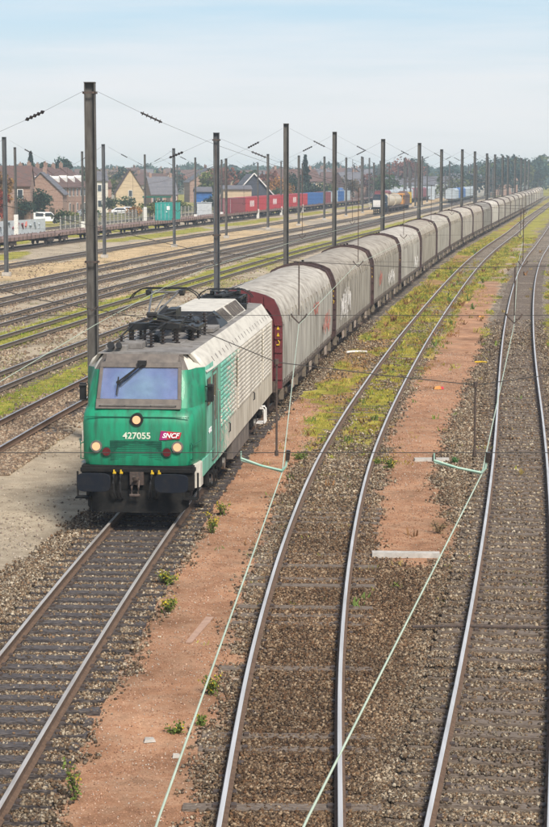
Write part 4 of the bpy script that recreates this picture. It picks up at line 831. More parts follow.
def span(d, pts, label, r=.0045, ins=(1.35,2.0), rods=(), lower=None, ends=(True,True), d1=None, ri=.062):
    """headspan wire through pts [(X,z)...] from distance d to d1, insulators near its ends, rods down to the lower cross wire"""
    root = empty('headspan_wire', (pts[0][0], d, 0)); tag(root, label, 'overhead wire', 'span wires across the tracks')
    x0 = pts[0][0]; xe = pts[-1][0]; d1 = d if d1 is None else d1; yy = lambda X: (d1-d)*(X-x0)/(xe-x0)
    P = [(x-x0, yy(x), z) for x,z in pts]; mb = MB(); mb.tube(P, r, 5); mb.build('upper_wire', M['wire'], root)
    def at(xq):
        for (xa,ya,za),(xb,yb,zb) in zip(P,P[1:]):
            if min(xa,xb) <= xq <= max(xa,xb): t = (xq-xa)/(xb-xa); return (xq,ya+(yb-ya)*t,za+(zb-za)*t)
    w_ = 1 if P[-1][0] > 0 else -1; Lx = abs(P[-1][0])
    for e,q in enumerate((ins,(Lx-ins[1],Lx-ins[0]))):
        if ends[e] and Lx > 4:
            m_ = MB(); insulator(m_, at(w_*q[0]), at(w_*q[1]), ri, 5); m_.build('insulator', M['insul'], root)
    if lower:
        mb = MB(); mb.tube([(lower[0]-x0,yy(lower[0]),lower[2]),(lower[1]-x0,yy(lower[1]),lower[2])], r*.9, 5); mb.build('lower_wire', M['wire'], root)
    for X in rods:
        p = at(X-x0)
        if p:
            y = p[1]; m_ = MB(); m_.cyl(p,(p[0],y,5.30),.014,6); m_.tube([(p[0]-.15,y,5.33),(p[0]-.13,y,5.28),(p[0],y,5.15),(p[0]+.13,y,5.28),(p[0]+.15,y,5.33)],.016,6); m_.build('drop_rod', M['iron'], root)
    return root
def sag(X0,z0,X1,z1,low,n=16):
    """hanging curve that dips to `low` between its ends"""
    out = []
    a0 = math.sqrt(z0-low); a1 = math.sqrt(z1-low); tm = a0/(a0+a1)
    for i in range(n+1):
        t = i/n; z = low + (z0-low)*((tm-t)/tm)**2 if t < tm else low + (z1-low)*((t-tm)/(1-tm))**2
        out.append((X0+(X1-X0)*t, z))
    return out
MAIN = [(92.5,57,85,.33),(217,82,134,.27),(286,105,125,.31),(334,130,133,.31),(382,160,140,.36),(418,195,143.8,.36),(440,228,150,.36),(460.5,260,150,.36),(473,290,152,.36),(485,325,154,.38),(493,355,155,.4),(500.6,385,156,.42),(506,412,156.7,.44),(513,445,158,.46),(519,485,158.5,.48),(523,515,160,.5),(526.5,545,160,.5)]
lm = ['tallest and nearest steel mast, beside the front of the green locomotive','grey steel mast right behind the locomotive roof','tall dark mast beside the first covered wagons','dark mast standing left of the fourth covered wagon']
rowX = []
WHICH = ['tallest mast beside the locomotive','grey mast behind the locomotive roof','mast beside the first covered wagons','mast left of the fourth covered wagon']+[f'{q} mast along the train' for q in 'fifth,sixth,seventh,eighth,ninth,tenth,eleventh,twelfth,thirteenth,fourteenth,fifteenth,sixteenth,seventeenth'.split(',')]
YTOP = {150:138,183:145,210:149,240:159,277:154.6,297:156,335:157,361:158,392:157.5,425:163}
for i,(px,d,pt,wd) in enumerate(MAIN):
    top = az(pt,d); lab = lm[i] if i<4 else f'dark mast along the left side of the train, {["fifth","sixth","seventh","eighth","ninth","tenth","eleventh","twelfth","thirteenth","fourteenth","fifteenth","sixteenth","seventeenth"][i-4]} from the locomotive'
    r, X = hmast(px, d, top, wd=wd, label=lab, group='masts along the train', mtl='polegalv' if i==1 else 'polesteel')
    rowX.append((X,d,top))
    if i == 0:
        k = MB(); k.tube([(-.18,-.19,3.95),(.0,-.21,3.8),(.2,-.19,3.95)],.02,6); k.build('bracket', M['iron'], r)
    XR = float(XC(d))+16
    if d < 460:
        rods = [float(XA(d))-.15, float(XB(d)), float(XC(d))] if d<140 else [float(XB(d))]
        ltop = top-.25; wi = WHICH[i]
        span(d, sag(X+.2,ltop,XR,11.0,6.9 if i==0 else 6.6), f'span wire running right from the {wi}, over the train', rods=rods, lower=(X,XR,5.30), r=.0045 if d<150 else .008)
        yd = [78,108,133,150,183,210,240,277,297,335,361,392,425,455][i] if i < 14 else d
        XL = float(XA(yd))-32.6
        span(d, sag(X-.2,ltop,XL,az(YTOP.get(yd,0),yd)-.25 if yd in YTOP else 10.6,7.6 if i==0 else 7.0), f'span wire running left from the {wi}, over the yard', lower=(X,XL,5.3), r=.0045 if d<150 else .008, d1=yd, rods=[] if i==0 else [float(XA(d))-15.5])
YARD = [(7,150,138),(105,183,145),(174.7,210,149),(226.5,240,159),(268,277,154.6),(298.6,297,156),(324,335,157),(345.6,361,158),(362,392,157.5),(373,425,163)]
for i,(px,d,pt) in enumerate(YARD):
    top = az(pt,d); r,X = hmast(px,d,top,wd=.33 if d<250 else .40,label=['mast at the left edge of the yard, beside the straw ground','mast standing just right of the tallest mast','mast in front of the teal container','mast in front of the first dark red container','mast in front of the red containers, before the dark house','mast in front of the last red container','mast in front of the blue containers','mast beside the shunting engine, on its left','thin mast behind the shunting engine cab','thin mast above the cream tank wagon'][i],group='masts in the middle of the yard', mtl='polegalv' if i<3 else 'polesteel')
    Xl = float(XA(d))-54
    # wires: right towards the train's masts, left towards the far row
    nm = ['at the left edge','just right of the tallest mast','before the teal container','before the first dark red container','before the black gabled house','before the last red container','before the blue containers','left of the shunting engine','behind the shunting engine cab','above the cream tank wagon'][i]
    span(d, sag(X-.2,top-.25,Xl,10.6,6.9), f'span wire running left from the yard mast {nm}', lower=(X,Xl,5.3), r=.009, rods=[float(TRK['T7'](d))])
BACK = [(17.5,229,148),(146,282,155),(84,255,152),(196,300,158),(222,318,160),(258,345,163),(281,372,162),(302,400,164)]
for i,(px,d,pt) in enumerate(BACK):
    hmast(px,d,az(pt,d),wd=.30,label=['mast with a white painted foot in front of the graffiti wall','mast with a white painted foot left of the teal container','thin mast hidden behind the tallest mast, near the houses','thin mast behind the flat wagons, right of the teal container','thin mast just left of the first container','thin mast in front of the dark gabled house','thin mast behind the red containers','thin mast behind the blue containers'][i],group='masts in the back row of the yard',foot=3.0 if i<2 else 1.5)
rdm = random.Random(5)
for i in range(46):
    d = rdm.uniform(430,720); px = rdm.uniform(352,535) if i<38 else rdm.uniform(110,340)
    if px-CX > (float(XA(d))-5)/d*FPX and px < (float(XC(d))+4)/d*FPX+CX: px = ((float(XA(d))-rdm.uniform(8,60))/d*FPX)+CX
    r,_ = hmast(px,d,rdm.uniform(8.5,12.5),wd=.42,label='thin hazy mast far off in the yard, right of the shunting engine' if px>352 else 'thin hazy mast far off before the houses',group='distant hazy masts right' if px>352 else 'distant hazy masts left')
    q = MB(); s = rdm.choice((-1,1)); z = rdm.uniform(5.6,6.4); q.bar((0,0,z),(s*2.6,0,z+.3),.14); q.bar((0,0,z+1.4),(s*2.6,0,z+.4),.10); q.build('cantilever', M['iron'], r)
# pole line on the right row, outside the frame except far away
# near span rows whose masts stand outside the picture
span(17.6, [(-9,9.6),(-6,8.0),(-2.40,6.83),(-1.78,6.72),(-.81,6.55),(.02,6.20),(1.01,6.08),(1.94,5.98),(5,6.4),(9,8.6)], 'nearest span wire, sloping across in front of the locomotive roof', r=.0045, lower=(-9,9,5.32))
n_ = bpy.data.objects['headspan_wire']
span(35.3, [(-12,9.8),(-6,7.6),(-1.5,6.55),(.47,6.33),(3,6.2),(5.5,6.25),(10,7.6),(13,9.6)], 'second span wire, crossing in front of the first covered wagon', r=.006, rods=[.47,4.62], lower=(-12,12,5.30))
# contact wires and their registration arms
def contact(pts, label):
    mb = MB(); P = []
    for (x0,y0,z0),(x1,y1,z1) in zip(pts,pts[1:]):
        P += [(x0,y0,z0)]
    P.append(pts[-1]); mb.tube(P, .0062, 6); 
    far = MB()
    o = mb.build('contact_wire', M['copper']); tag(o, label, 'overhead wire', 'contact wires')
def stag(f, ds, s=.2, z=5.12): return [(float(f(d))+(s if k%2 else -s), d, z) for k,d in enumerate(ds)]
RR = [59,82,105,130,160,195,228,260,290,325,355,385,412,445]
contact([(-.9,1.0,5.12),(-.52,8.0,5.12),(.075,17.65,5.12),(.47,35.3,5.12)]+stag(XB,RR), 'pale green contact wire hanging over the weedy middle track')
contact([(-1.1,1.0,5.12),(.155,8.0,5.12),(2.0,17.5,5.12),(4.62,35.3,5.12)]+stag(XC,RR,.15), 'pale green contact wire crossing over the rightmost track')
contact([(-6.1,10,5.15),(-3.80,25.2,5.15),(-3.42,34.8,5.15),(-2.72,46.2,5.20),(-2.1,57,5.12)]+stag(XA,RR[1:],.15), 'contact wire over the locomotive, touching its raised pantograph')
def reg_arm(X, d, xa, name):
    r = empty('registration_arm', (X,d,0)); tag(r, name, 'wire support')
    m_ = MB(); m_.tube([(xa,0,5.26),(xa*.5,-.02,5.19),(0,0,5.14)],.011,8); m_.tube([(xa,0,5.24),(0,.01,5.125)],.008,6); m_.tube([(0,0,5.14),(.035,0,5.18),(.06,0,5.32)],.014,8); m_.tube([(xa,0,5.25),(xa,0,5.33)],.008,6); m_.build('arm', M['patina'], r)
    m_ = MB(); insulator(m_, (.05,0,5.24),(.06,0,5.34),.022,4); m_.build('insulator', M['insul'], r)
    return r
reg_arm(.075,17.63,-.40,'green registration arm holding the contact wire, beside the locomotive')
reg_arm(2.0,17.5,-.46,'green registration arm holding the contact wire, above the red walkway on the right')
for X,z0,nm in ((.02,6.20,'dark drop rod hanging between the two nearest span wires, right of the locomotive'),(1.94,5.98,'dark drop rod over the right walkway, between the nearest span wires')):
    m_ = MB(); m_.cyl((0,0,z0),(0,0,5.30),.011,8); m_.cyl((0,0,z0-.02),(0,0,z0+.03),.022,8); m_.cyl((0,0,5.34),(0,0,5.29),.02,8); o = m_.build('drop_rod', M['iron'], loc=(X,17.6,0)); tag(o, nm, 'wire support')

# ------------------------------------------------------------------ yard rolling stock
def flat_wagon(L_=19.2):
    r = empty('flat_wagon'); f = MB(); f.box(-1.3,1.3,0,L_,1.0,1.16); f.box(-1.32,-1.2,0,L_,.85,1.22); f.box(1.2,1.32,0,L_,.85,1.22); f.build('deck', mflat, r)
    s = MB()
    for y in np.arange(.6,L_,1.55): s.box(1.32,1.38,y,y+.12,.9,1.5 if rdm.random()<.4 else 1.25); s.box(-1.38,-1.32,y,y+.12,.9,1.3)
    s.box(-.2,.2,.3,L_-.3,.6,1.0); s.build('stanchions', M['under'], r)
    for yc in (2.4,L_-2.4):
        b_ = MB(); b_.box(.95,1.1,yc-1.3,yc+1.3,.4,.7); b_.box(-1.1,-.95,yc-1.3,yc+1.3,.4,.7); b_.box(-.9,.9,yc-.2,yc+.2,.4,.9); bo = b_.build('bogie', M['under'], r)
        for y in (-.9,.9):
            w_ = MB(); w_.cyl((.69,yc+y,.46),(.82,yc+y,.46),.46,16); w_.cyl((-.82,yc+y,.46),(-.69,yc+y,.46),.46,16); w_.cyl((-1.15,yc+y,.46),(1.15,yc+y,.46),.08,10); w_.cyl((1.1,yc+y,.46),(1.2,yc+y,.46),.15,10); w_.build('wheelset', M['iron'], bo)
    return r
mflat = mat('flat_wagon_rust',(.16,.10,.085),.85,0,(.26,.18,.15),1.5)
fw = flat_wagon(); d = 176.; i = 0
FL = ['first empty flat wagon, at the left edge of the photo','second empty flat wagon, passing behind the tallest mast','third empty flat wagon, in front of the parked cars','fourth empty flat wagon, in front of the beige gabled house','fifth empty flat wagon, coupled left of the teal container','flat wagon carrying the teal container','flat wagon between the teal container and the dark red container']
T8 = TRK['T8']; FLATS = []
while d < 560:
    r = fw if i == 0 else copy_tree(fw); loc, rz, d1 = on_track(T8, d, 19.2); r.location = loc; r.rotation_euler = (0,0,rz); FLATS.append((r,d))
    tag(r, FL[i] if i < len(FL) else f'flat wagon under the containers, {ORD[i] if i<len(ORD) else "last"} of its train', 'wagon', 'flat wagons of the container train'); d = d1+1.1; i += 1
def container(L_, mt, ribs=True):
    r = empty('container'); b_ = MB(); b_.box(-1.2,1.2,.0,L_,.05,2.6); b_.build('body', mt, r)
    f = MB()
    for x in (-1.22,1.14):
        for y in (-.02,L_-.1): f.box(x,x+.08,y,y+.12,0,2.62)
    for z in (0,2.55): f.box(-1.139,1.139,-.02,.09,z,z+.07); f.box(-1.22,-1.14,.1,L_-.1,z,z+.07); f.box(1.14,1.22,.1,L_-.1,z,z+.07)
    for y in np.arange(.35,L_-.2,.45): f.box(1.201,1.225,y,y+.14,.1,2.5); f.box(-1.225,-1.201,y,y+.14,.1,2.5)
    f.build('frame', mt, r)
    dr = MB(); dr.box(-1.1,-.02,-.03,0,.12,2.5); dr.box(.02,1.1,-.03,0,.12,2.5); dr.build('door', mt, r)
    lk = MB()
    for x in (-.85,-.3,.3,.85): lk.cyl((x,-.06,.15),(x,-.06,2.48),.025,6)
    lk.build('lock_bars', M['sheet'], r); return r
rr_ = random.Random(3)
def put_container(d, L_, mt, lab, z=1.17):
    r = container(L_, M[mt]); loc, rz, d1 = on_track(T8, d, L_); r.location = (loc[0],loc[1],z); r.rotation_euler = (0,0,rz); tag(r, lab, 'container', 'containers on the flat wagons'); return r, d1
r,_ = put_container(273.5, 6.1, 'teal', 'single teal container standing on a flat wagon')
q = MB(); q.box(.55,1.0,-.045,-.032,1.55,2.1); q.box(.45,.6,-.045,-.032,1.2,1.35); q.build('marking', M['letterw'], r)
d = 320.5
for mt,L_,lab,mk in (('cmaroon',12.2,'dark red container, nearest of the row, its end facing the camera',0),('cred',12.2,'bright red container right of the dark red one, small white letters',1),('cred',12.2,'second bright red container, in the middle of the red row',0),('cred',12.2,'third bright red container, with white letters, right of two plain ones',1),('cred',12.2,'fourth bright red container of the red row',0),('cred',12.2,'fifth bright red container, with white letters',1),('cred',12.2,'sixth bright red container, touching the blue one',0),('cblue',12.2,'strong blue container next to the red row',0),('cblue',12.2,'second blue container, farther from the red row',0),('cmaroon',6.1,'small dark red container between the blue and pale grey ones',0),('cmaroon',6.1,'second small dark red container, just before the pale grey ones',0),('cgrey',12.2,'pale grey container left of the shunting engine',0),('cblue',12.2,'blue container behind the shunting engine',0),('cgrey',12.2,'pale grey container farthest along the row',0)):
    r, d1 = put_container(d, L_, mt, lab)
    if mk:
        q = MB()
        for k in range(3):
            y0 = 4.4+k*1.5; q.box(1.227,1.24,y0,y0+.28,.9,2.0); q.box(1.227,1.24,y0+.75,y0+1.0,.9,2.0); q.hexa([(1.227,y0+.28,1.85),(1.24,y0+.28,1.85),(1.24,y0+.5,1.3),(1.227,y0+.5,1.3),(1.227,y0+.28,2.0),(1.24,y0+.28,2.0),(1.24,y0+.75,1.2),(1.227,y0+.75,1.2)])
        q.build('marking', M['letterw'], r)
    d = d1 + .35
# shunting engine with its train on T6
T6 = TRK['T6']
loc, rz, d1 = on_track(T6, 372, 10.5); r = empty('shunting_engine', loc, rz); tag(r, 'dark shunting engine with a white front panel, standing in the yard', 'locomotive')
b_ = MB(); b_.box(-1.4,1.4,0,10.5,.9,1.35); b_.build('frame', M['black'], r)
b_ = MB(); b_.box(-.95,.95,.7,6,1.35,2.9); b_.box(-.95,.95,8.6,10,1.35,2.8); b_.build('hood', M['navy'], r, bevel=.06)
b_ = MB(); b_.box(-.75,.75,.62,.69,1.4,2.75); b_.box(-1.3,-.9,-.05,-.01,.95,1.3); b_.box(.9,1.3,-.05,-.01,.95,1.3); b_.build('front_panel', M['white'], r)
b_ = MB(); b_.prism([(-1.4,1.35),(1.4,1.35),(1.4,3.3),(1.0,3.85),(-1.0,3.85),(-1.4,3.3)],6,8.6); b_.build('cab', M['navy'], r)
b_ = MB(); b_.box(-1.2,-.2,5.96,5.99,2.95,3.5); b_.box(.2,1.2,5.96,5.99,2.95,3.5); b_.box(1.401,1.42,6.4,8.2,2.4,3.2); b_.build('cab_window', M['glassd'], r)
b_ = MB(); b_.tube([(-1.35,.0,1.35),(-1.35,.0,2.3),(-1.35,5.8,2.3)],.03,6); b_.tube([(1.35,.0,1.35),(1.35,.0,2.3),(1.35,5.8,2.3)],.03,6); b_.build('handrail', M['white'], r)
for y in (2.2,5.2,8.4):
    b_ = MB(); b_.cyl((-.82,y,.5),(-.69,y,.5),.5,16); b_.cyl((.69,y,.5),(.82,y,.5),.5,16); b_.cyl((-.72,y,.5),(.72,y,.5),.09,10); b_.build('wheelset', M['iron'], r)
for s in (-1,1): b_ = MB(); b_.cyl((s*.875,-.5,1.05),(s*.875,0,1.05),.2,12); b_.build('buffer', M['black'], r)
d = d1+1.2
for nme, L_, lab in (('tank','12','cream tank wagon behind the shunting engine'),('tank','12','second cream tank wagon, before the orange track machine')):
    loc, rz, d1 = on_track(T6, d, 13.0); r = empty('tank_wagon', loc, rz); tag(r, lab, 'wagon')
    b_ = MB(); b_.cyl((0,.6,2.35),(0,12.4,2.35),1.35,24); b_.cyl((0,6.2,3.6),(0,6.2,3.95),.4,12); b_.build('tank', M['tankc'], r, smooth=True)
    b_ = MB(); b_.box(-1.2,1.2,0,13,.85,1.1); b_.box(-.6,.6,1.5,2,1.1,1.5); b_.box(-.6,.6,11,11.5,1.1,1.5); b_.build('frame', M['under'], r)
    for y in (1.4,3.2,9.8,11.6): b_ = MB(); b_.cyl((-.82,y,.46),(.82,y,.46),.46,14); b_.build('wheelset', M['iron'], r)
    d = d1+1.2
loc, rz, d1 = on_track(T6, d, 22); r = empty('track_machine', loc, rz); tag(r, 'orange and brown track maintenance machine behind the tank wagons', 'work train')
b_ = MB(); b_.box(-1.35,1.35,0,22,.9,1.3); b_.build('frame', M['under'], r)
b_ = MB(); b_.box(-1.3,1.3,.5,5,1.3,3.7); b_.box(-.9,.9,5.2,9,1.3,2.6); b_.build('cab', M['orange'], r, bevel=.05)
b_ = MB(); b_.box(-1.2,1.2,9.5,18.5,1.3,3.2); b_.hexa([(-1.3,10,3.2),(1.3,10,3.2),(1.3,18,3.2),(-1.3,18,3.2),(-.5,11,4.1),(.5,11,4.1),(.5,17,4.1),(-.5,17,4.1)]); b_.build('hopper', M['brown'], r)
b_ = MB(); b_.box(-1.3,1.3,19,21.6,1.3,3.8); b_.build('rear_cab', M['yellow'], r)
b_ = MB(); b_.box(1.301,1.32,1,4.4,2.4,3.3); b_.box(-1.1,1.1,.46,.49,2.5,3.3); b_.build('cab_window', M['glassd'], r)
for y in (2,4.2,17.5,19.7): b_ = MB(); b_.cyl((-.82,y,.46),(.82,y,.46),.46,14); b_.build('wheelset', M['iron'], r)
# far lines of stabled wagons
box_p = {}
def box_wagon(mt):
    r = empty('box_wagon'); b_ = MB(); b_.prism([(-1.4,1.1),(1.4,1.1),(1.4,3.4),(.9,3.9),(-.9,3.9),(-1.4,3.4)],0,14); b_.build('body', mt, r)
    b_ = MB(); b_.box(-1.2,1.2,0,14,.8,1.1); b_.build('frame', M['under'], r)
    for y in (2,12): b_ = MB(); b_.cyl((-.82,y,.46),(.82,y,.46),.46,12); b_.build('wheelset', M['iron'], r)
    b_ = MB(); b_.box(1.401,1.43,5.5,8.5,1.2,3.2); b_.build('door', mt, r); return r
for j,(u,d0,n,mats) in enumerate(((-36.6,455,9,('cgrey','sheet','cmaroon')),(-23.9,520,7,('sheet','cgrey','cblue')),(-59,430,9,('cmaroon','cgrey','cblue','sheet')),(-72,470,8,('sheet','orange','cgrey')))):
    f = off(u); d = d0
    for k in range(n):
        mt = rdm.choice(mats)
        if mt not in box_p: box_p[mt] = box_wagon(M[mt]); r = box_p[mt]
        else: r = copy_tree(box_p[mt])
        loc, rz, d1 = on_track(f, d, 14.); r.location = loc; r.rotation_euler = (0,0,rz)
        cn = dict(cgrey='pale grey',sheet='silver',cmaroon='dark red',cblue='blue',orange='orange')[mt]
        tag(r, f'hazy {cn} box wagon in the far yard, {["behind the shunting train","left of the far covered wagons","behind the container row","in the farthest stabled line"][j]}', 'wagon', f'far {cn} box wagons {["behind the shunting train","left of the far covered wagons","behind the container row","in the farthest line"][j]}'); d = d1+1.3

# ------------------------------------------------------------------ buildings
def house(X, d, rz, wd, dp, he, hr_, wall, roof, label, group=None, axis='x', nwin=3, floors=2, chim=1, zb=-.3, door=True, dormer=False):
    """local: front face at y=0 facing -y; ridge along x or y"""
    r = empty('house', (X,d,0), rz); tag(r, label, 'house', group)
    b_ = MB(); 
    if axis == 'x': b_.prismx([(0,zb),(dp,zb),(dp,he),(dp/2,hr_-.15),(0,he)], 0, wd)
    else: b_.prism([(0,zb),(wd,zb),(wd,he),(wd/2,hr_-.15),(0,he)], 0, dp)
    b_.build('wall', M[wall], r)
    o_ = .35; b_ = MB(); sl_ = (hr_-he)/((dp if axis=='x' else wd)/2)
    if axis == 'x':
        for s in (0,1):
            ya, yb = (-o_, dp/2) if s==0 else (dp+o_, dp/2); za = he-o_*sl_
            b_.hexa([(-.15,ya,za),(wd+.15,ya,za),(wd+.15,yb,hr_),(-.15,yb,hr_),(-.15,ya,za+.16),(wd+.15,ya,za+.16),(wd+.15,yb,hr_+.16),(-.15,yb,hr_+.16)])
    else:
        for s in (0,1):
            xa, xb = (-o_, wd/2) if s==0 else (wd+o_, wd/2); za = he-o_*sl_
            b_.hexa([(xa,-.25,za),(xb,-.25,hr_),(xb,dp+.25,hr_),(xa,dp+.25,za),(xa,-.25,za+.16),(xb,-.25,hr_+.16),(xb,dp+.25,hr_+.16),(xa,dp+.25,za+.16)])
    ro = b_.build('roof', M[roof], r)
    for k in range(chim):
        b_ = MB(); cx_ = (.12+.76*k/max(1,chim-1))*wd if axis=='x' else wd*.5+.1; cy_ = dp/2 if axis=='x' else dp*.7
        b_.box(cx_-.35,cx_+.35,cy_-.3,cy_+.3,hr_-.5,hr_+1.0); b_.cyl((cx_-.12,cy_,hr_+1.0),(cx_-.12,cy_,hr_+1.3),.12,8); b_.build('chimney', M['brick'], ro)
    fh = he/floors
    for f in range(floors):
        for k in range(nwin):
            xw = wd*(k+.5)/nwin
            if f==0 and door and k==nwin//2:
                b_ = MB(); b_.box(xw-.45,xw+.45,-.05,-.002,0,2.1); b_.build('door', M['bark'], r); continue
            b_ = MB(); z0 = f*fh+1.0; b_.box(xw-.48,xw+.48,-.06,-.004,z0-.1,z0+1.45); wo = b_.build('window', M['white'], r)
            b_ = MB(); b_.box(xw-.38,xw+.38,-.075,-.062,z0,z0+1.35); b_.build('pane', M['glassd'], wo)
    if dormer:
        zz = (he+hr_)/2; b_ = MB(); b_.prism([(wd/2-.5,zz-.9),(wd/2+.5,zz-.9),(wd/2+.5,zz-.1),(wd/2,zz+.35),(wd/2-.5,zz-.1)], dp*.10, dp*.3); b_.build('dormer', M['white'], r)
    return r
# terrace facing the tracks, left
for k in range(6):
    L_ = k*5.4; X = -42.2+L_*.16; d = 338+L_*.99
    house(X, d, math.pi/2-.16, 5.3, 9, 5.6, 8.9+.25*(k%2), 'brickp' if k%3 else 'brick', 'tile', ['brick terraced house nearest the camera, left row','second terraced house of the left row','third terraced house of the left row','fourth terraced house of the left row','fifth terraced house, next to the far end','terraced house at the far end of the left row'][k], 'terraced houses left of the tallest mast', nwin=2, floors=2, chim=1, dormer=True)
house(ax(18,318), 322, .05, 7.5, 12, 4.6, 8.2, 'brick', 'slate', 'dark roofed house in front of the terrace, half hidden by a dark hedge', axis='y', nwin=2, floors=1)
house(ax(-8,300), 300, .05, 6.5, 8, 6.2, 9.2, 'brick', 'tile', 'red brick house cut by the left edge of the photo', nwin=2)
house(ax(92.5,395), 395, .2, 3.6, 8, 6.6, 8.4, 'cream', 'slate', 'narrow cream house just right of the tallest mast', nwin=1, door=False)
house(ax(100,400), 402, .2, 2.6, 7, 5.2, 6.6, 'brickp', 'tile', 'small pink house beside the narrow cream one', nwin=1, door=False)
house(ax(117,432), 432, .12, 6.8, 12, 3.6, 9.0, 'beige', 'tile', 'beige gabled house with a steep roof behind the fence', axis='y', nwin=1, floors=2, door=False, chim=0)
house(ax(236.5,372), 374, .15, 7.2, 11, 3.9, 7.9, 'bluewood', 'slate', 'black gabled house with white roof edges above the red containers', axis='y', nwin=2, floors=1, door=False, chim=0)
r = bpy.data.objects['house']; 
bh = [o for o in bpy.data.objects if o.get('label','').startswith('black gabled')][0]
q = MB(); q.bar((-.4,-.3,3.78),(3.6,-.3,8.15),.22); q.bar((7.6,-.3,3.78),(3.6,-.3,8.15),.22); q.build('verge_board', M['white'], bh)
house(ax(224,368), 366, .1, 5.6, 6, 5.0, 5.6, 'beige', 'slate', 'flat topped beige shed left of the black gabled house', nwin=2, floors=1, door=False, chim=0)
house(ax(196,380), 380, .1, 3.4, 6, 4.4, 5.2, 'cblue', 'slate', 'small dark blue shed behind the flat wagons', nwin=1, floors=1, door=False, chim=0)
house(ax(152,470), 470, .3, 7, 9, 3.0, 7.2, 'brickp', 'slate', 'low pink house with a wide grey roof, left of the teal container', nwin=4, floors=1, chim=2)
rh = random.Random(21); cols_ = ['cream','brickp','brick','beige','cream']
adj = {'cream':'pale','brickp':'pink brick','brick':'red brick','beige':'beige'}
for k in range(64):
    px = rh.uniform(-10,352); d = rh.uniform(500,1050); wl = rh.choice(cols_); rf_ = rh.choice(['tile','tile','slate'])
    hh = rh.uniform(7.5,9.6)+ (d-500)*.003
    house(ax(px,d), d, rh.uniform(-.5,.5), rh.uniform(8,16), rh.uniform(8,11), hh-rh.uniform(3,4), hh, wl, rf_, f'distant {adj[wl]} house with a {"red tiled" if rf_=="tile" else "slate"} roof among the far roofs', f'distant {adj[wl]} houses with {"red" if rf_=="tile" else "slate"} roofs', axis=rh.choice('xxy'), nwin=rh.choice((2,3)), floors=rh.choice((1,2)), chim=rh.choice((0,1,2)))
# sheds far right beyond the train
for k,(px,d,wd,h,wl) in enumerate(((425,640,14,7,'sheet'),(452,690,12,8,'cream'),(484,720,13,11,'brickp'),(503,760,10,9,'sheet'),(398,600,12,6.5,'cgrey'),(372,560,9,7.2,'sheet'))):
    house(ax(px,d), d, .17, wd, 14, h-2, h, wl, 'slate', ['silver shed in the haze above the far wagons','pale building in the haze left of the far wood','tall pink building between the far masts','silver shed before the far wood','pale grey shed behind the track machine','small silver shed right behind the shunting engine'][k], nwin=3, floors=1 if h<8 else 2, chim=0, axis='y' if k==2 else 'x')
# fence + walls
def fence(x0,d0,x1,d1,h,label):
    r = empty('fence',(x0,d0,0)); tag(r,label,'fence'); n = int(math.hypot(x1-x0,d1-d0)/3); 
    p = MB()
    for k in range(n):
        a = (x1-x0)*k/n, (d1-d0)*k/n; b2 = (x1-x0)*(k+1)/n, (d1-d0)*(k+1)/n
        for z in (.35,.7,1.05,1.4,h-.05): p.bar((a[0],a[1],z),(b2[0],b2[1],z),.05)
        for j in range(8):
            t = j/8; x = a[0]+(b2[0]-a[0])*t; y = a[1]+(b2[1]-a[1])*t; p.bar((x,y,0.05),(x,y,h),.035)
    p.build('mesh_panel', M['fence'], r)
    for k in range(0,n+1):
        q = MB(); x = (x1-x0)*k/n; y = (d1-d0)*k/n; q.box(x-.06,x+.06,y-.06,y+.06,-.3,h+.15); q.build('post', M['concrete'], r)
fence(ax(38,236),262, ax(150,330),330,1.9,'low mesh fence with concrete posts between the yard and the street')
fence(ax(150,330),331, ax(215,380),385,1.7,'mesh fence continuing behind the teal container')
wl = empty('boundary_wall',(-37.5,228,0)); tag(wl,'white boundary wall with pink and grey graffiti, left edge','wall')
b_ = MB(); 
for k in range(7): b_.hexa([(k*.85,0+k*3.6,-.3),(k*.85+.12,-.02+k*3.6,-.3),(k*.85+.95,3.53+k*3.6,-.3),(k*.85+.83,3.55+k*3.6,-.3),(k*.85,0+k*3.6,1.95),(k*.85+.12,-.02+k*3.6,1.95),(k*.85+.95,3.53+k*3.6,1.95),(k*.85+.83,3.55+k*3.6,1.95)])
b_.build('wall_panel', M['sheet'], wl)
gf = MB()
for k in range(16):
    t = k/16*24; X0 = t*.236+.16; pts = [(X0+rh.uniform(-.05,.05), t+rh.uniform(-.6,.6), rh.uniform(.4,1.7)) for _ in range(4)]
    gf.tube(pts,.11,4,rh.choice((0,1,1,2)))
gf.build('graffiti', [M['graf'],M['cgrey'],M['cmaroon']], wl)
# cars
def car(X,d,rz,kind,label):
    r = empty('parked_van' if kind=='van' else 'parked_car',(X,d,.0),rz); tag(r,label,kind if kind=='van' else 'car')
    mt = M['carw'] if 'white' in label else M['carg']
    if kind=='van': pr = [(0,.35),(4.3,.35),(4.35,.9),(4.2,1.1),(3.5,1.25),(2.9,1.85),(.1,1.85),(0,1.7)]
    else: pr = [(0,.35),(4.1,.35),(4.15,.75),(3.2,.95),(2.5,1.42),(1.0,1.45),(.2,.98),(0,.9)]
    b_ = MB(); b_.prism([(x,z) for x,z in pr],-.85,.85); b_.build('body', mt, r, bevel=.06)
    g = MB(); 
    if kind=='van': g.prism([(1.9,1.15),(3.35,1.2),(2.9,1.72),(1.9,1.72)],-.87,.87); g.prism([(.35,1.15),(1.6,1.15),(1.6,1.68),(.35,1.68)],-.868,.868)
    else: g.prism([(.5,.98),(2.9,1.0),(2.4,1.36),(1.05,1.38)],-.87,.87)
    g.build('window', M['glassd'], r)
    for x in (.8,3.4):
        for s in (-1,1): w_ = MB(); w_.cyl((x,s*.72,.32),(x,s*.88,.32),.32,16); w_.build('wheel', M['tyre'], r)
car(ax(51,322),300,.15,'van','white van parked in front of the terraced houses')
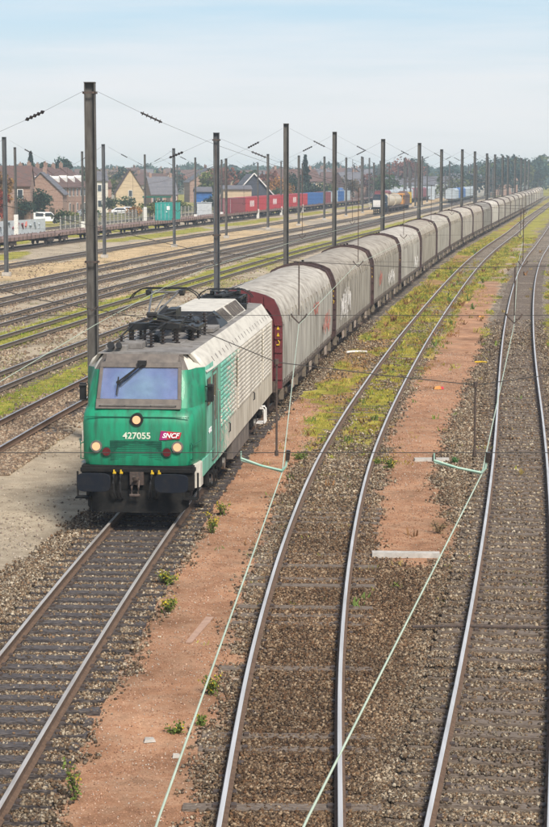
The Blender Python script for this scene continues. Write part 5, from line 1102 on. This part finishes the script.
car(ax(78,345),345,.4,'car','grey hatchback parked near the terrace end')
car(ax(112,362),362,.15,'car','white car parked behind the fence')
car(ax(121,370),371,.3,'car','grey car parked beside the white car behind the fence')
# green canopy frame near the teal container
r = empty('canopy',(ax(143,350),352,0),.1); tag(r,'low dark green canopy roof behind the fence','canopy'); b_ = MB(); b_.box(0,5.4,0,3,3.5,3.8); b_.build('roof',M['lgreendk'],r)
for x in (.2,2.7,5.2): b_ = MB(); b_.box(x-.06,x+.06,.1,.22,-.3,3.5); b_.build('leg',M['fence'],r)
# white cabinet
b_ = MB(); b_.box(0,2.8,0,2,-.3,2.5); b_.box(-.1,2.9,-.1,2.1,2.5,2.6); b_.box(.9,1.7,-.03,0,0,2.1); o = b_.build('cabin', M['sheet'], loc=(ax(197,352),354,0)); tag(o,'pale metal cabin behind the flat wagons, left of the containers','cabin')

# ------------------------------------------------------------------ trees
def leaves(P, s, col_, n_rng, flat=.5):
    n = len(P); q = n_rng.normal(size=(n,3)); q /= np.linalg.norm(q,axis=1)[:,None]; a = np.cross(q, n_rng.normal(size=(n,3))); a /= np.linalg.norm(a,axis=1)[:,None]; b_ = np.cross(q,a)
    sz = s*(.6+.8*n_rng.random((n,1)))
    V = np.stack([P+a*sz, P+b_*sz*.6, P-a*sz, P-b_*sz*.6],1).reshape(-1,3); F = np.arange(n*4).reshape(n,4)
    C = np.ones((n,4,4)); C[:,:,:3] = col_[:,None,:]; return V, F, C.reshape(-1,4)
def tree(X, d, h, wd, kind, c, label, group=None, n=1400):
    r = empty('conifer' if kind=='conifer' else 'tree',(X,d,0)); tag(r,label,'tree',group); g = np.random.default_rng(int(abs(X*31+d*7+h*100)))
    t = MB(); t.tube([(0,0,-.4),(.05*wd,0,h*.3),(0,.05*wd,h*.62)],.03*h**.9*.6,8,0,None,.06)
    if kind != 'conifer':
        for k in range(6): an = k*1.05; t.tube([(0,0,h*(.25+.05*k)),(math.cos(an)*wd*.3,math.sin(an)*wd*.3,h*(.5+.05*k))],.07,5,0,None,.03)
    t.build('trunk', M['bark'], r)
    c = np.array(c)
    if kind == 'conifer':
        z = g.random(n)**.8; rad = (1-z)*wd*.5*(.55+.45*(np.sin(z*38)*.5+.5)); an = g.random(n)*6.283; rr = rad*np.sqrt(g.random(n)); P = np.stack([np.cos(an)*rr, np.sin(an)*rr, h*(.08+.92*z)-.1*rr],-1)
        cc = c*(.6+.8*g.random((n,1)))
    else:
        m = 16; ce = g.normal(size=(m,3)); ce /= np.linalg.norm(ce,axis=1)[:,None]; ce = ce*g.random((m,1))**.4*np.array([wd*.36,wd*.36,h*.27])+np.array([0,0,h*.62]); cr = g.uniform(.16,.30,m)*wd
        k = g.integers(0,m,n); q = g.normal(size=(n,3)); q /= np.linalg.norm(q,axis=1)[:,None]; P = ce[k]+q*(cr[k]*g.random(n)**.35)[:,None]*np.array([1,1,.8]); P[:,2] = np.maximum(P[:,2], h*.12)
        cc = c*(.55+.9*g.random((n,1)))*(.8+.4*g.random(m)[k][:,None])
    s = .034*max(h,wd)*(1400/n)**.4
    V,F,C = leaves(P, s, cc, g); npmesh('crown', V, F, M['leaf'], r, colors={'col':C}); return r
DG, MG, YG, OR, RD, BG = (.030,.055,.035),(.055,.085,.035),(.14,.16,.045),(.34,.17,.05),(.20,.085,.06),(.04,.075,.06)
tree(ax(33,440),440,az(153,440),7.0,'conifer',DG,'dark conifer above the left roofs'); tree(ax(25,450),450,az(164,450),6,'conifer',DG,'smaller dark conifer at the far left, beside the taller one')
tree(ax(43,470),470,az(160,470),6,'round',DG,'dark broad tree right of the left conifer')
tree(ax(64,470),470,az(154,470),6.5,'round',BG,'bluish tree rising behind the terrace roofs'); tree(ax(52,460),460,az(163,460),5.5,'round',(.25,.2,.12),'bare brownish tree between the bluish tree and the conifers')
tree(ax(125,560),560,az(164,560),7.5,'round',BG,'round dark tree above the beige gabled house'); 
tree(ax(35,306),306,5.6,6.5,'round',DG,'big dark evergreen hedge tree in front of the terrace'); tree(ax(24,300),300,4.8,4.5,'round',DG,'dark evergreen beside the graffiti wall')
tree(ax(-2,262),262,6.6,4.2,'round',(.30,.07,.04),'red autumn tree at the left edge'); tree(ax(3,285),285,8.8,4.2,'round',(.28,.16,.06),'orange brown autumn tree behind the red one')
tree(ax(283,430),430,az(178,430),7,'round',OR,'orange autumn tree beside the black gabled house'); tree(ax(293,440),440,az(173,440),7,'round',DG,'dark green tree right of the orange autumn tree')
tree(ax(305,470),470,az(156,470),6.5,'conifer',DG,'tall dark conifer above the blue containers'); tree(ax(316,450),450,az(182,450),8,'round',DG,'low dark tree right of the tall conifer')
tree(ax(326,480),480,az(184,480),8,'round',YG,'yellowish tree above the blue containers'); tree(ax(272,400),400,az(188,400),6,'round',MG,'green bush tree against the black gabled house')
tree(ax(300,415),415,az(192,415),7,'round',MG,'green tree above the third red container')
tree(ax(403,690),690,az(159,690),17,'round',RD,'large red brown autumn tree in the haze'); tree(ax(417,740),740,az(156,740),12,'round',BG,'dark bluish tree right of the red brown one'); tree(ax(450,760),760,az(165,760),12,'round',BG,'bluish tree in the haze left of the far masts')
for k,(px,d,h,wd,c) in enumerate(((62,285,2.4,4.0,MG),(72,292,2.0,3.5,YG),(92,300,2.3,3.6,MG),(136,320,2.6,4,OR),(150,330,2.8,5,YG),(160,338,3.4,5,MG),(128,380,3.2,4.5,MG),(110,385,3.5,4.5,MG),(172,360,2.6,5,MG),(182,372,2.5,5,YG),(204,360,2.2,4,MG),(210,378,3.6,4,DG))):
    r = tree(ax(px,d),d,h,wd,'round',c,['rounded green bush beside the white van','yellowish bush right of the white van','green bush behind the tallest mast','orange bush left of the teal container','yellow green bush behind the teal container','green bush touching the dark canopy','green bush under the beige gable','green bush at the left foot of the beige house','green bush right behind the teal container','yellowish bush right of the teal container','small green bush by the pale cabin','dark bush by the dark blue shed'][k],n=500)
rt = random.Random(9)
for k in range(70):
    px = rt.uniform(-15,400); d = rt.uniform(480,1000); h = rt.uniform(6.5,10.5)+(d-480)*.004; c = rt.choice([DG,BG,MG,MG,OR,YG,RD,(.16,.13,.09)])
    nm = {DG:'dark green',BG:'bluish',MG:'green',OR:'orange',YG:'yellow green',RD:'red brown'}.get(c,'bare brown')
    tree(ax(px,d),d,h,rt.uniform(6,11),'conifer' if rt.random()<.12 else 'round',c,f'hazy {nm} tree among the distant roofs',f'distant {nm} trees among the roofs',n=420)
# wood at the far right, both sides of the vanishing tracks, and far wood line
for k in range(60):
    px = rt.uniform(430,575); d = rt.uniform(640,980); base = 160-8*sstep(np.array(px),470,510)-4*sstep(np.array(px),520,549)
    X = ax(px,d)
    if float(XA(d))-6 < X < float(XC(d))+6: X = float(XC(d))+7+rt.uniform(0,10) if rt.random()<.6 else float(XA(d))-8-rt.uniform(0,14)
    h = az(float(base)+rt.uniform(3,12)+ (8 if px<475 else 0),d); c = rt.choice([DG,BG,MG,BG,(.10,.11,.04),YG])
    nm = {DG:'dark green',BG:'bluish',MG:'green',YG:'yellow green'}.get(c,'olive')
    tree(X,d,h,rt.uniform(9,15),'conifer' if rt.random()<.2 else 'round',c,f'hazy {nm} tree of the wood at the far right',f'{nm} trees of the far right wood',n=900)
g = np.random.default_rng(4); n = 26000; px = g.uniform(-60,640,n); dd = g.uniform(1050,1300,n); hh = 7+7*vnoise(px,px*0,16,3)+2.5*g.random(n); zz = g.random(n)**.7*hh
P = np.stack([(px-CX)/FPX*dd, dd, zz],-1); V,F,C = leaves(P,1.5,np.array(BG)*(.6+.9*g.random((n,1))),g); tag(npmesh('far_wood',V,F,M['leaf'],colors={'col':C}),'continuous line of far woods on the horizon','wood',kind='stuff')

# ------------------------------------------------------------------ weeds, grass and small plants
def tufts(name, label, n, dmin, dmax, xlo, xhi, keep, h, pal, blades=6, spread=.10):
    xx, dd = scatter(n, dmin, dmax, xlo, xhi, 1); z = zones(xx,dd); k = keep(xx,dd,z) > rng.random(n); xx, dd = xx[k], dd[k]; n = len(xx)
    m = n*blades; X = np.repeat(xx,blades)+rng.normal(size=m)*spread; Y = np.repeat(dd,blades)+rng.normal(size=m)*spread
    sc_ = np.repeat(np.clip(dd/70,.8,1.7)*(.35+1.0*rng.random(n)**2),blades); hh = h*sc_*(.4+rng.random(m)); an = rng.random(m)*6.283; wd = hh*rng.uniform(.10,.24,m); lx, ly = np.cos(an), np.sin(an); tx = rng.normal(size=m)*.45*hh; ty = rng.normal(size=m)*.45*hh
    zb = -.23
    A = np.stack([X-lx*wd,Y-ly*wd,np.full(m,zb)],-1); B = np.stack([X+lx*wd,Y+ly*wd,np.full(m,zb)],-1); C_ = np.stack([X+tx+lx*wd*.5,Y+ty+ly*wd*.5,zb+hh],-1); D_ = np.stack([X+tx-lx*wd*.5,Y+ty-ly*wd*.5,zb+hh*.92],-1)
    V = np.stack([A,B,C_,D_],1).reshape(-1,3); F = np.arange(m*4).reshape(m,4)
    pal = np.array(pal); bi = (vnoise(xx,dd*.4,1.3,33)*len(pal)*1.3).astype(int)%len(pal); rp_ = rng.integers(0,len(pal),n); ci = np.where(rng.random(n)<.6,bi,rp_); cc = np.repeat(pal[ci],blades,0)*(.7+.6*rng.random((m,1)))
    C4 = np.ones((m,4,4)); C4[:,:,:3] = cc[:,None,:]
    return tag(npmesh(name,V,F,M['weed'],colors={'col':C4.reshape(-1,4)}), label, 'weeds', kind='stuff')
PW = [(.44,.40,.06),(.30,.31,.045),(.50,.42,.08),(.18,.20,.04),(.40,.27,.07),(.26,.29,.045)]
tufts('weeds','yellow green weeds growing between the train and the tracks on the right', 110000, 34, 240, lambda d: XA(d)+1.5, lambda d: np.minimum(hw(d), XC(d)+5), lambda x,d,z: z['green']*.85*(np.abs(np.abs(x-XB(d))-.75)>.09)*sstep(vnoise(x,d*.6,.5,77),.2,.5)+.012*(z['ball']>.5)*(d<60), .055, PW, 7, .07)
tufts('rusty_weeds','rust brown dry weeds among the green ones on the middle track', 7000, 50, 140, lambda d: XB(d)-2.2, lambda d: XB(d)+2.0, lambda x,d,z: .5*(vnoise(x,d*.5,1.2,55)>.60)*(np.abs(np.abs(x-XB(d))-.75)>.12), .07, [(.22,.09,.04),(.32,.17,.05),(.36,.28,.06)], 7, .08)
tufts('grass','bright green grass growing along the tracks of the left yard', 42000, 56, 330, lambda d: np.maximum(-hw(d),XA(d)-60), lambda d: XA(d)-5, lambda x,d,z: z['green']*.8*sstep(vnoise(x,d*.4,.8,78),.25,.6), .055, [(.20,.34,.03),(.32,.40,.05),(.42,.42,.09),(.26,.30,.05),(.17,.28,.03)], 5, .18)
tufts('dry_grass','straw coloured dry grass on the yard ground', 16000, 90, 330, lambda d: np.maximum(-hw(d),XA(d)-60), lambda d: XA(d)-8, lambda x,d,z: z['straw']*.35, .045, [(.42,.31,.16),(.36,.27,.14),(.30,.20,.10)], 5, .2)
def weed_plant(px, py, h, wd, nfl, label, cat='plant', leafc=(.13,.18,.04), flc=(.62,.50,.04)):
    X, d = bp(px,py,-.2); r = empty('flowering_weed',(X,d,-.22)); tag(r,label,cat); g = np.random.default_rng(int(px*7+py)); st = MB(); tips = []
    ns = max(5,int(wd*26))
    for k in range(ns):
        an = g.random()*6.283; q = wd/2*g.random()**.6; e = (math.cos(an)*q,math.sin(an)*q,h*g.uniform(.5,1.)); st.tube([(e[0]*.1,e[1]*.1,0),(e[0]*.5,e[1]*.5,e[2]*.6),e],.005,4); tips.append(e)
    st.build('stems', M['bark'], r); tips = np.array(tips)
    n = ns*22; k = g.integers(0,ns,n); t = g.random((n,1))**.6; P = tips[k]*t+g.normal(size=(n,3))*.03*(1+wd); P[:,2] = np.abs(P[:,2]); V,F,C = leaves(P,.026,np.array(leafc)*(.6+.9*g.random((n,1))),g); npmesh('leaves',V,F,M['weed'],r,colors={'col':C})
    if nfl: k = g.integers(0,ns,nfl); P = tips[k]+g.normal(size=(nfl,3))*.035; V,F,C = leaves(P,.017,np.array(flc)*(.7+.5*g.random((nfl,1))),g); npmesh('flowers',V,F,M['weed'],r,colors={'col':C})
    return r
weed_plant(75,797,.52,.26,36,'tall leafy weed with small yellow flowers at the lower left of the red walkway')
weed_plant(168,583,.24,.42,150,'yellow flowering clump beside the near track, the upper of the close pair')
weed_plant(168,611,.24,.40,140,'yellow flowering clump beside the near track, the lower of the close pair')
weed_plant(212,532,.45,.40,170,'yellow flowering weed just in front of the locomotive, on the path edge')
weed_plant(222,514,.34,.34,90,'smaller yellow weed beside the locomotive front')
weed_plant(212,692,.26,.36,60,'loose yellow weed half way down the walkway, by the wire')
weed_plant(176,731,.12,.30,10,'low green weed on the red walkway in front')
weed_plant(201,723,.14,.10,16,'tiny yellow weed at the right edge of the walkway')
weed_plant(391,467,.26,.45,60,'round olive weed left of the pale slab on the right walkway')
weed_plant(378,463,.18,.3,30,'small green weed touching the middle track rail')
weed_plant(438,532,.30,.38,0,'dry brown weed near the lower end of the right walkway',leafc=(.24,.17,.09))
weed_plant(455,462,.16,.28,0,'green weed behind the registration arm, right walkway',leafc=(.08,.20,.06))
weed_plant(300,458,.16,.5,14,'green weeds at the left rail of the middle track')
weed_plant(481,340,.30,.30,10,'small dry weed on the far part of the right walkway',leafc=(.2,.14,.07))
SCR = [(.30,.24,.15),(.22,.16,.09),(.40,.32,.19),(.16,.17,.05),(.13,.10,.06),(.26,.27,.07)]
tufts('scrub','scattered dry and green scrub on the bare ground of the left yard', 60000, 54, 330, lambda d: np.maximum(-hw(d),XA(d)-66), lambda d: XA(d)-4.5, lambda x,d,z: .75*sstep(vnoise(x,d*.35,1.7,71)*.6+vnoise(x,d*.6,.6,72)*.4,.46,.62), .038, SCR, 5, .22)
tufts('tall_weeds','scattered taller weeds and dry stalks beside the tracks', 3600, 30, 200, lambda d: XA(d)+1.9, lambda d: np.minimum(hw(d), XC(d)+4), lambda x,d,z: (z['green']*.55+.05*z['ball']*(d>34)+.05*z['red'])*(np.abs(np.abs(x-XB(d))-.75)>.15)*(np.abs(np.abs(x-XC(d))-.75)>.15), .15, [(.36,.36,.06),(.20,.26,.05),(.40,.30,.10),(.24,.13,.06),(.14,.20,.05)], 9, .07)
# slabs, litter
def litter(name, mb, mt, x, y, rz, label, cat, z=-.21):
    X, d = bp(x,y,z); o = mb.build(name, mt, loc=(X,d,z), rz=rz); tag(o,label,cat); return o
s = MB(); s.hexa([(-.74,-.13,-.02),(.74,-.11,-.02),(.74,.12,-.02),(-.74,.13,-.02),(-.73,-.12,.09),(.72,-.10,.08),(.73,.11,.085),(-.74,.12,.095)]); litter('concrete_slab', s, M['concrete'], 406, 556, -.03, 'long pale concrete slab across the lower end of the right walkway', 'slab')
s = MB(); s.hexa([(-.52,-.17,-.02),(.50,-.15,-.02),(.50,.15,-.02),(-.52,.16,-.02),(-.5,-.16,.05),(.49,-.14,.05),(.49,.14,.055),(-.51,.15,.05)]); litter('concrete_slab', s, M['concrete'], 432, 460, -.02, 'shorter pale slab under the registration arm on the right walkway', 'slab')
s = MB(); s.cyl((0,0,0),(0,0,.16),.06,10); s.cyl((0,0,.16),(0,0,.2),.04,10); litter('ground_peg', s, M['iron'], 434, 461, 0, 'short dark post standing on the shorter slab', 'post', -.16)
s = MB(); s.hexa([(-.05,-.95,0),(.06,-.95,0),(.09,.95,0),(-.06,.95,0),(-.05,-.95,.02),(.06,-.95,.02),(.09,.95,.02),(-.06,.95,.02)]); litter('wooden_plank', s, mat('old_plank',(.40,.26,.19),.9,0,(.3,.19,.14),8.), 199, 630, -.16, 'faded narrow plank lying lengthwise on the red walkway', 'plank', -.225)
for x,y,wd,lab,mt in ((149,741,.10,'pale flat stone on the red walkway near the front','concrete'),(176,757,.07,'small grey stone at the right edge of the front walkway','concrete')):
    s = MB(); s.hexa([(-wd,-wd*.6,0),(wd*.8,-wd*.8,0),(wd,wd*.5,0),(-wd*.5,wd*.8,0),(-wd*.8,-wd*.5,.04),(wd*.6,-wd*.6,.05),(wd*.8,wd*.4,.04),(-wd*.4,wd*.6,.05)]); litter('stone', s, M[mt], x, y, .4, lab, 'stone', -.22)
s = MB(); s.hexa([(-.16,-.1,0),(.14,-.12,0),(.18,.1,0),(-.12,.12,0),(-.12,-.08,.10),(.10,-.1,.14),(.14,.08,.12),(-.1,.1,.09)]); s.hexa([(.1,-.12,0),(.26,-.1,0),(.24,.06,0),(.12,.1,0),(.12,-.1,.08),(.22,-.08,.1),(.2,.04,.09),(.14,.08,.07)],1); litter('litter', s, [M['orange'],M['redm']], 437, 389, .3, 'crumpled orange and red litter on the right walkway', 'litter', -.22)
s = MB(); s.hexa([(-.2,-.1,0),(.2,-.12,0),(.22,.1,0),(-.18,.12,0),(-.16,-.08,.12),(.16,-.1,.10),(.18,.08,.12),(-.14,.1,.1)]); litter('litter', s, M['orange'], 481, 317, .3, 'orange litter on the far right walkway, above the other one', 'litter', -.22)
s = MB(); s.tube([(-.5,0,.04),(-.2,.25,.05),(.2,.3,.04),(.5,.1,.04)],.05,6); litter('bent_pipe', s, M['white'], 357, 353, .2, 'bent white strip lying in the grass beside the wagons', 'scrap', -.22)
s = MB(); s.tube([(-.3,.1,.03),(0,.02,.05),(.3,-.25,.03)],.04,6); litter('bent_pipe', s, M['yellow'], 482, 363, .0, 'bent yellowish strip on the right walkway', 'scrap', -.22)
s = MB(); s.tube([(-.9,0,.06),(0,.02,.07),(.9,-.03,.06),(1.9,-.05,.05)],.03,6); litter('point_rod', s, M['iron'], 462, 630, 0, 'dark rod lying across under the left rail of the rightmost track', 'rod', -.2)

# ------------------------------------------------------------------ haze
hm_ = bpy.data.materials.new('haze'); hm_.use_nodes = True; nt = hm_.node_tree; nt.nodes.clear()
vp = N(nt,'ShaderNodeVolumePrincipled'); vp.inputs['Color'].default_value = (.70,.85,1.0,1); vp.inputs['Density'].default_value = .00038; vp.inputs['Anisotropy'].default_value = .1
mo = N(nt,'ShaderNodeOutputMaterial'); nt.links.new(vp.outputs[0], mo.inputs['Volume'])
b_ = MB(); b_.box(-2750,2750,-90,2750,-1.5,27); o = b_.build('haze', hm_); tag(o, 'thin pale blue haze over the whole yard', 'haze', kind='stuff')

# lookalikes far away: told apart by their order from left to right
W20 = 'first second third fourth fifth sixth seventh eighth ninth tenth eleventh twelfth thirteenth fourteenth fifteenth sixteenth seventeenth eighteenth nineteenth twentieth'.split()
def ordn(k):
    if k < 20: return W20[k]
    t = ('twenty','thirty','forty','fifty')[(k+1)//10-2]; u = (k+1)%10; return f'{t}-{W20[u-1]}' if u else {'twenty':'twentieth','thirty':'thirtieth','forty':'fortieth','fifty':'fiftieth'}[t]
same = {}
for o in bpy.data.objects:
    if o.parent is None and o.get('label') and not o.get('kind'): same.setdefault(o['label'],[]).append(o)
for lb, os_ in same.items():
    if len(os_) > 1:
        os_.sort(key=lambda o: o.location.x/max(1,o.location.y))
        for k,o in enumerate(os_): o['label'] = ' '.join(lb.split()[:11])+f', {ordn(k)} from the left'
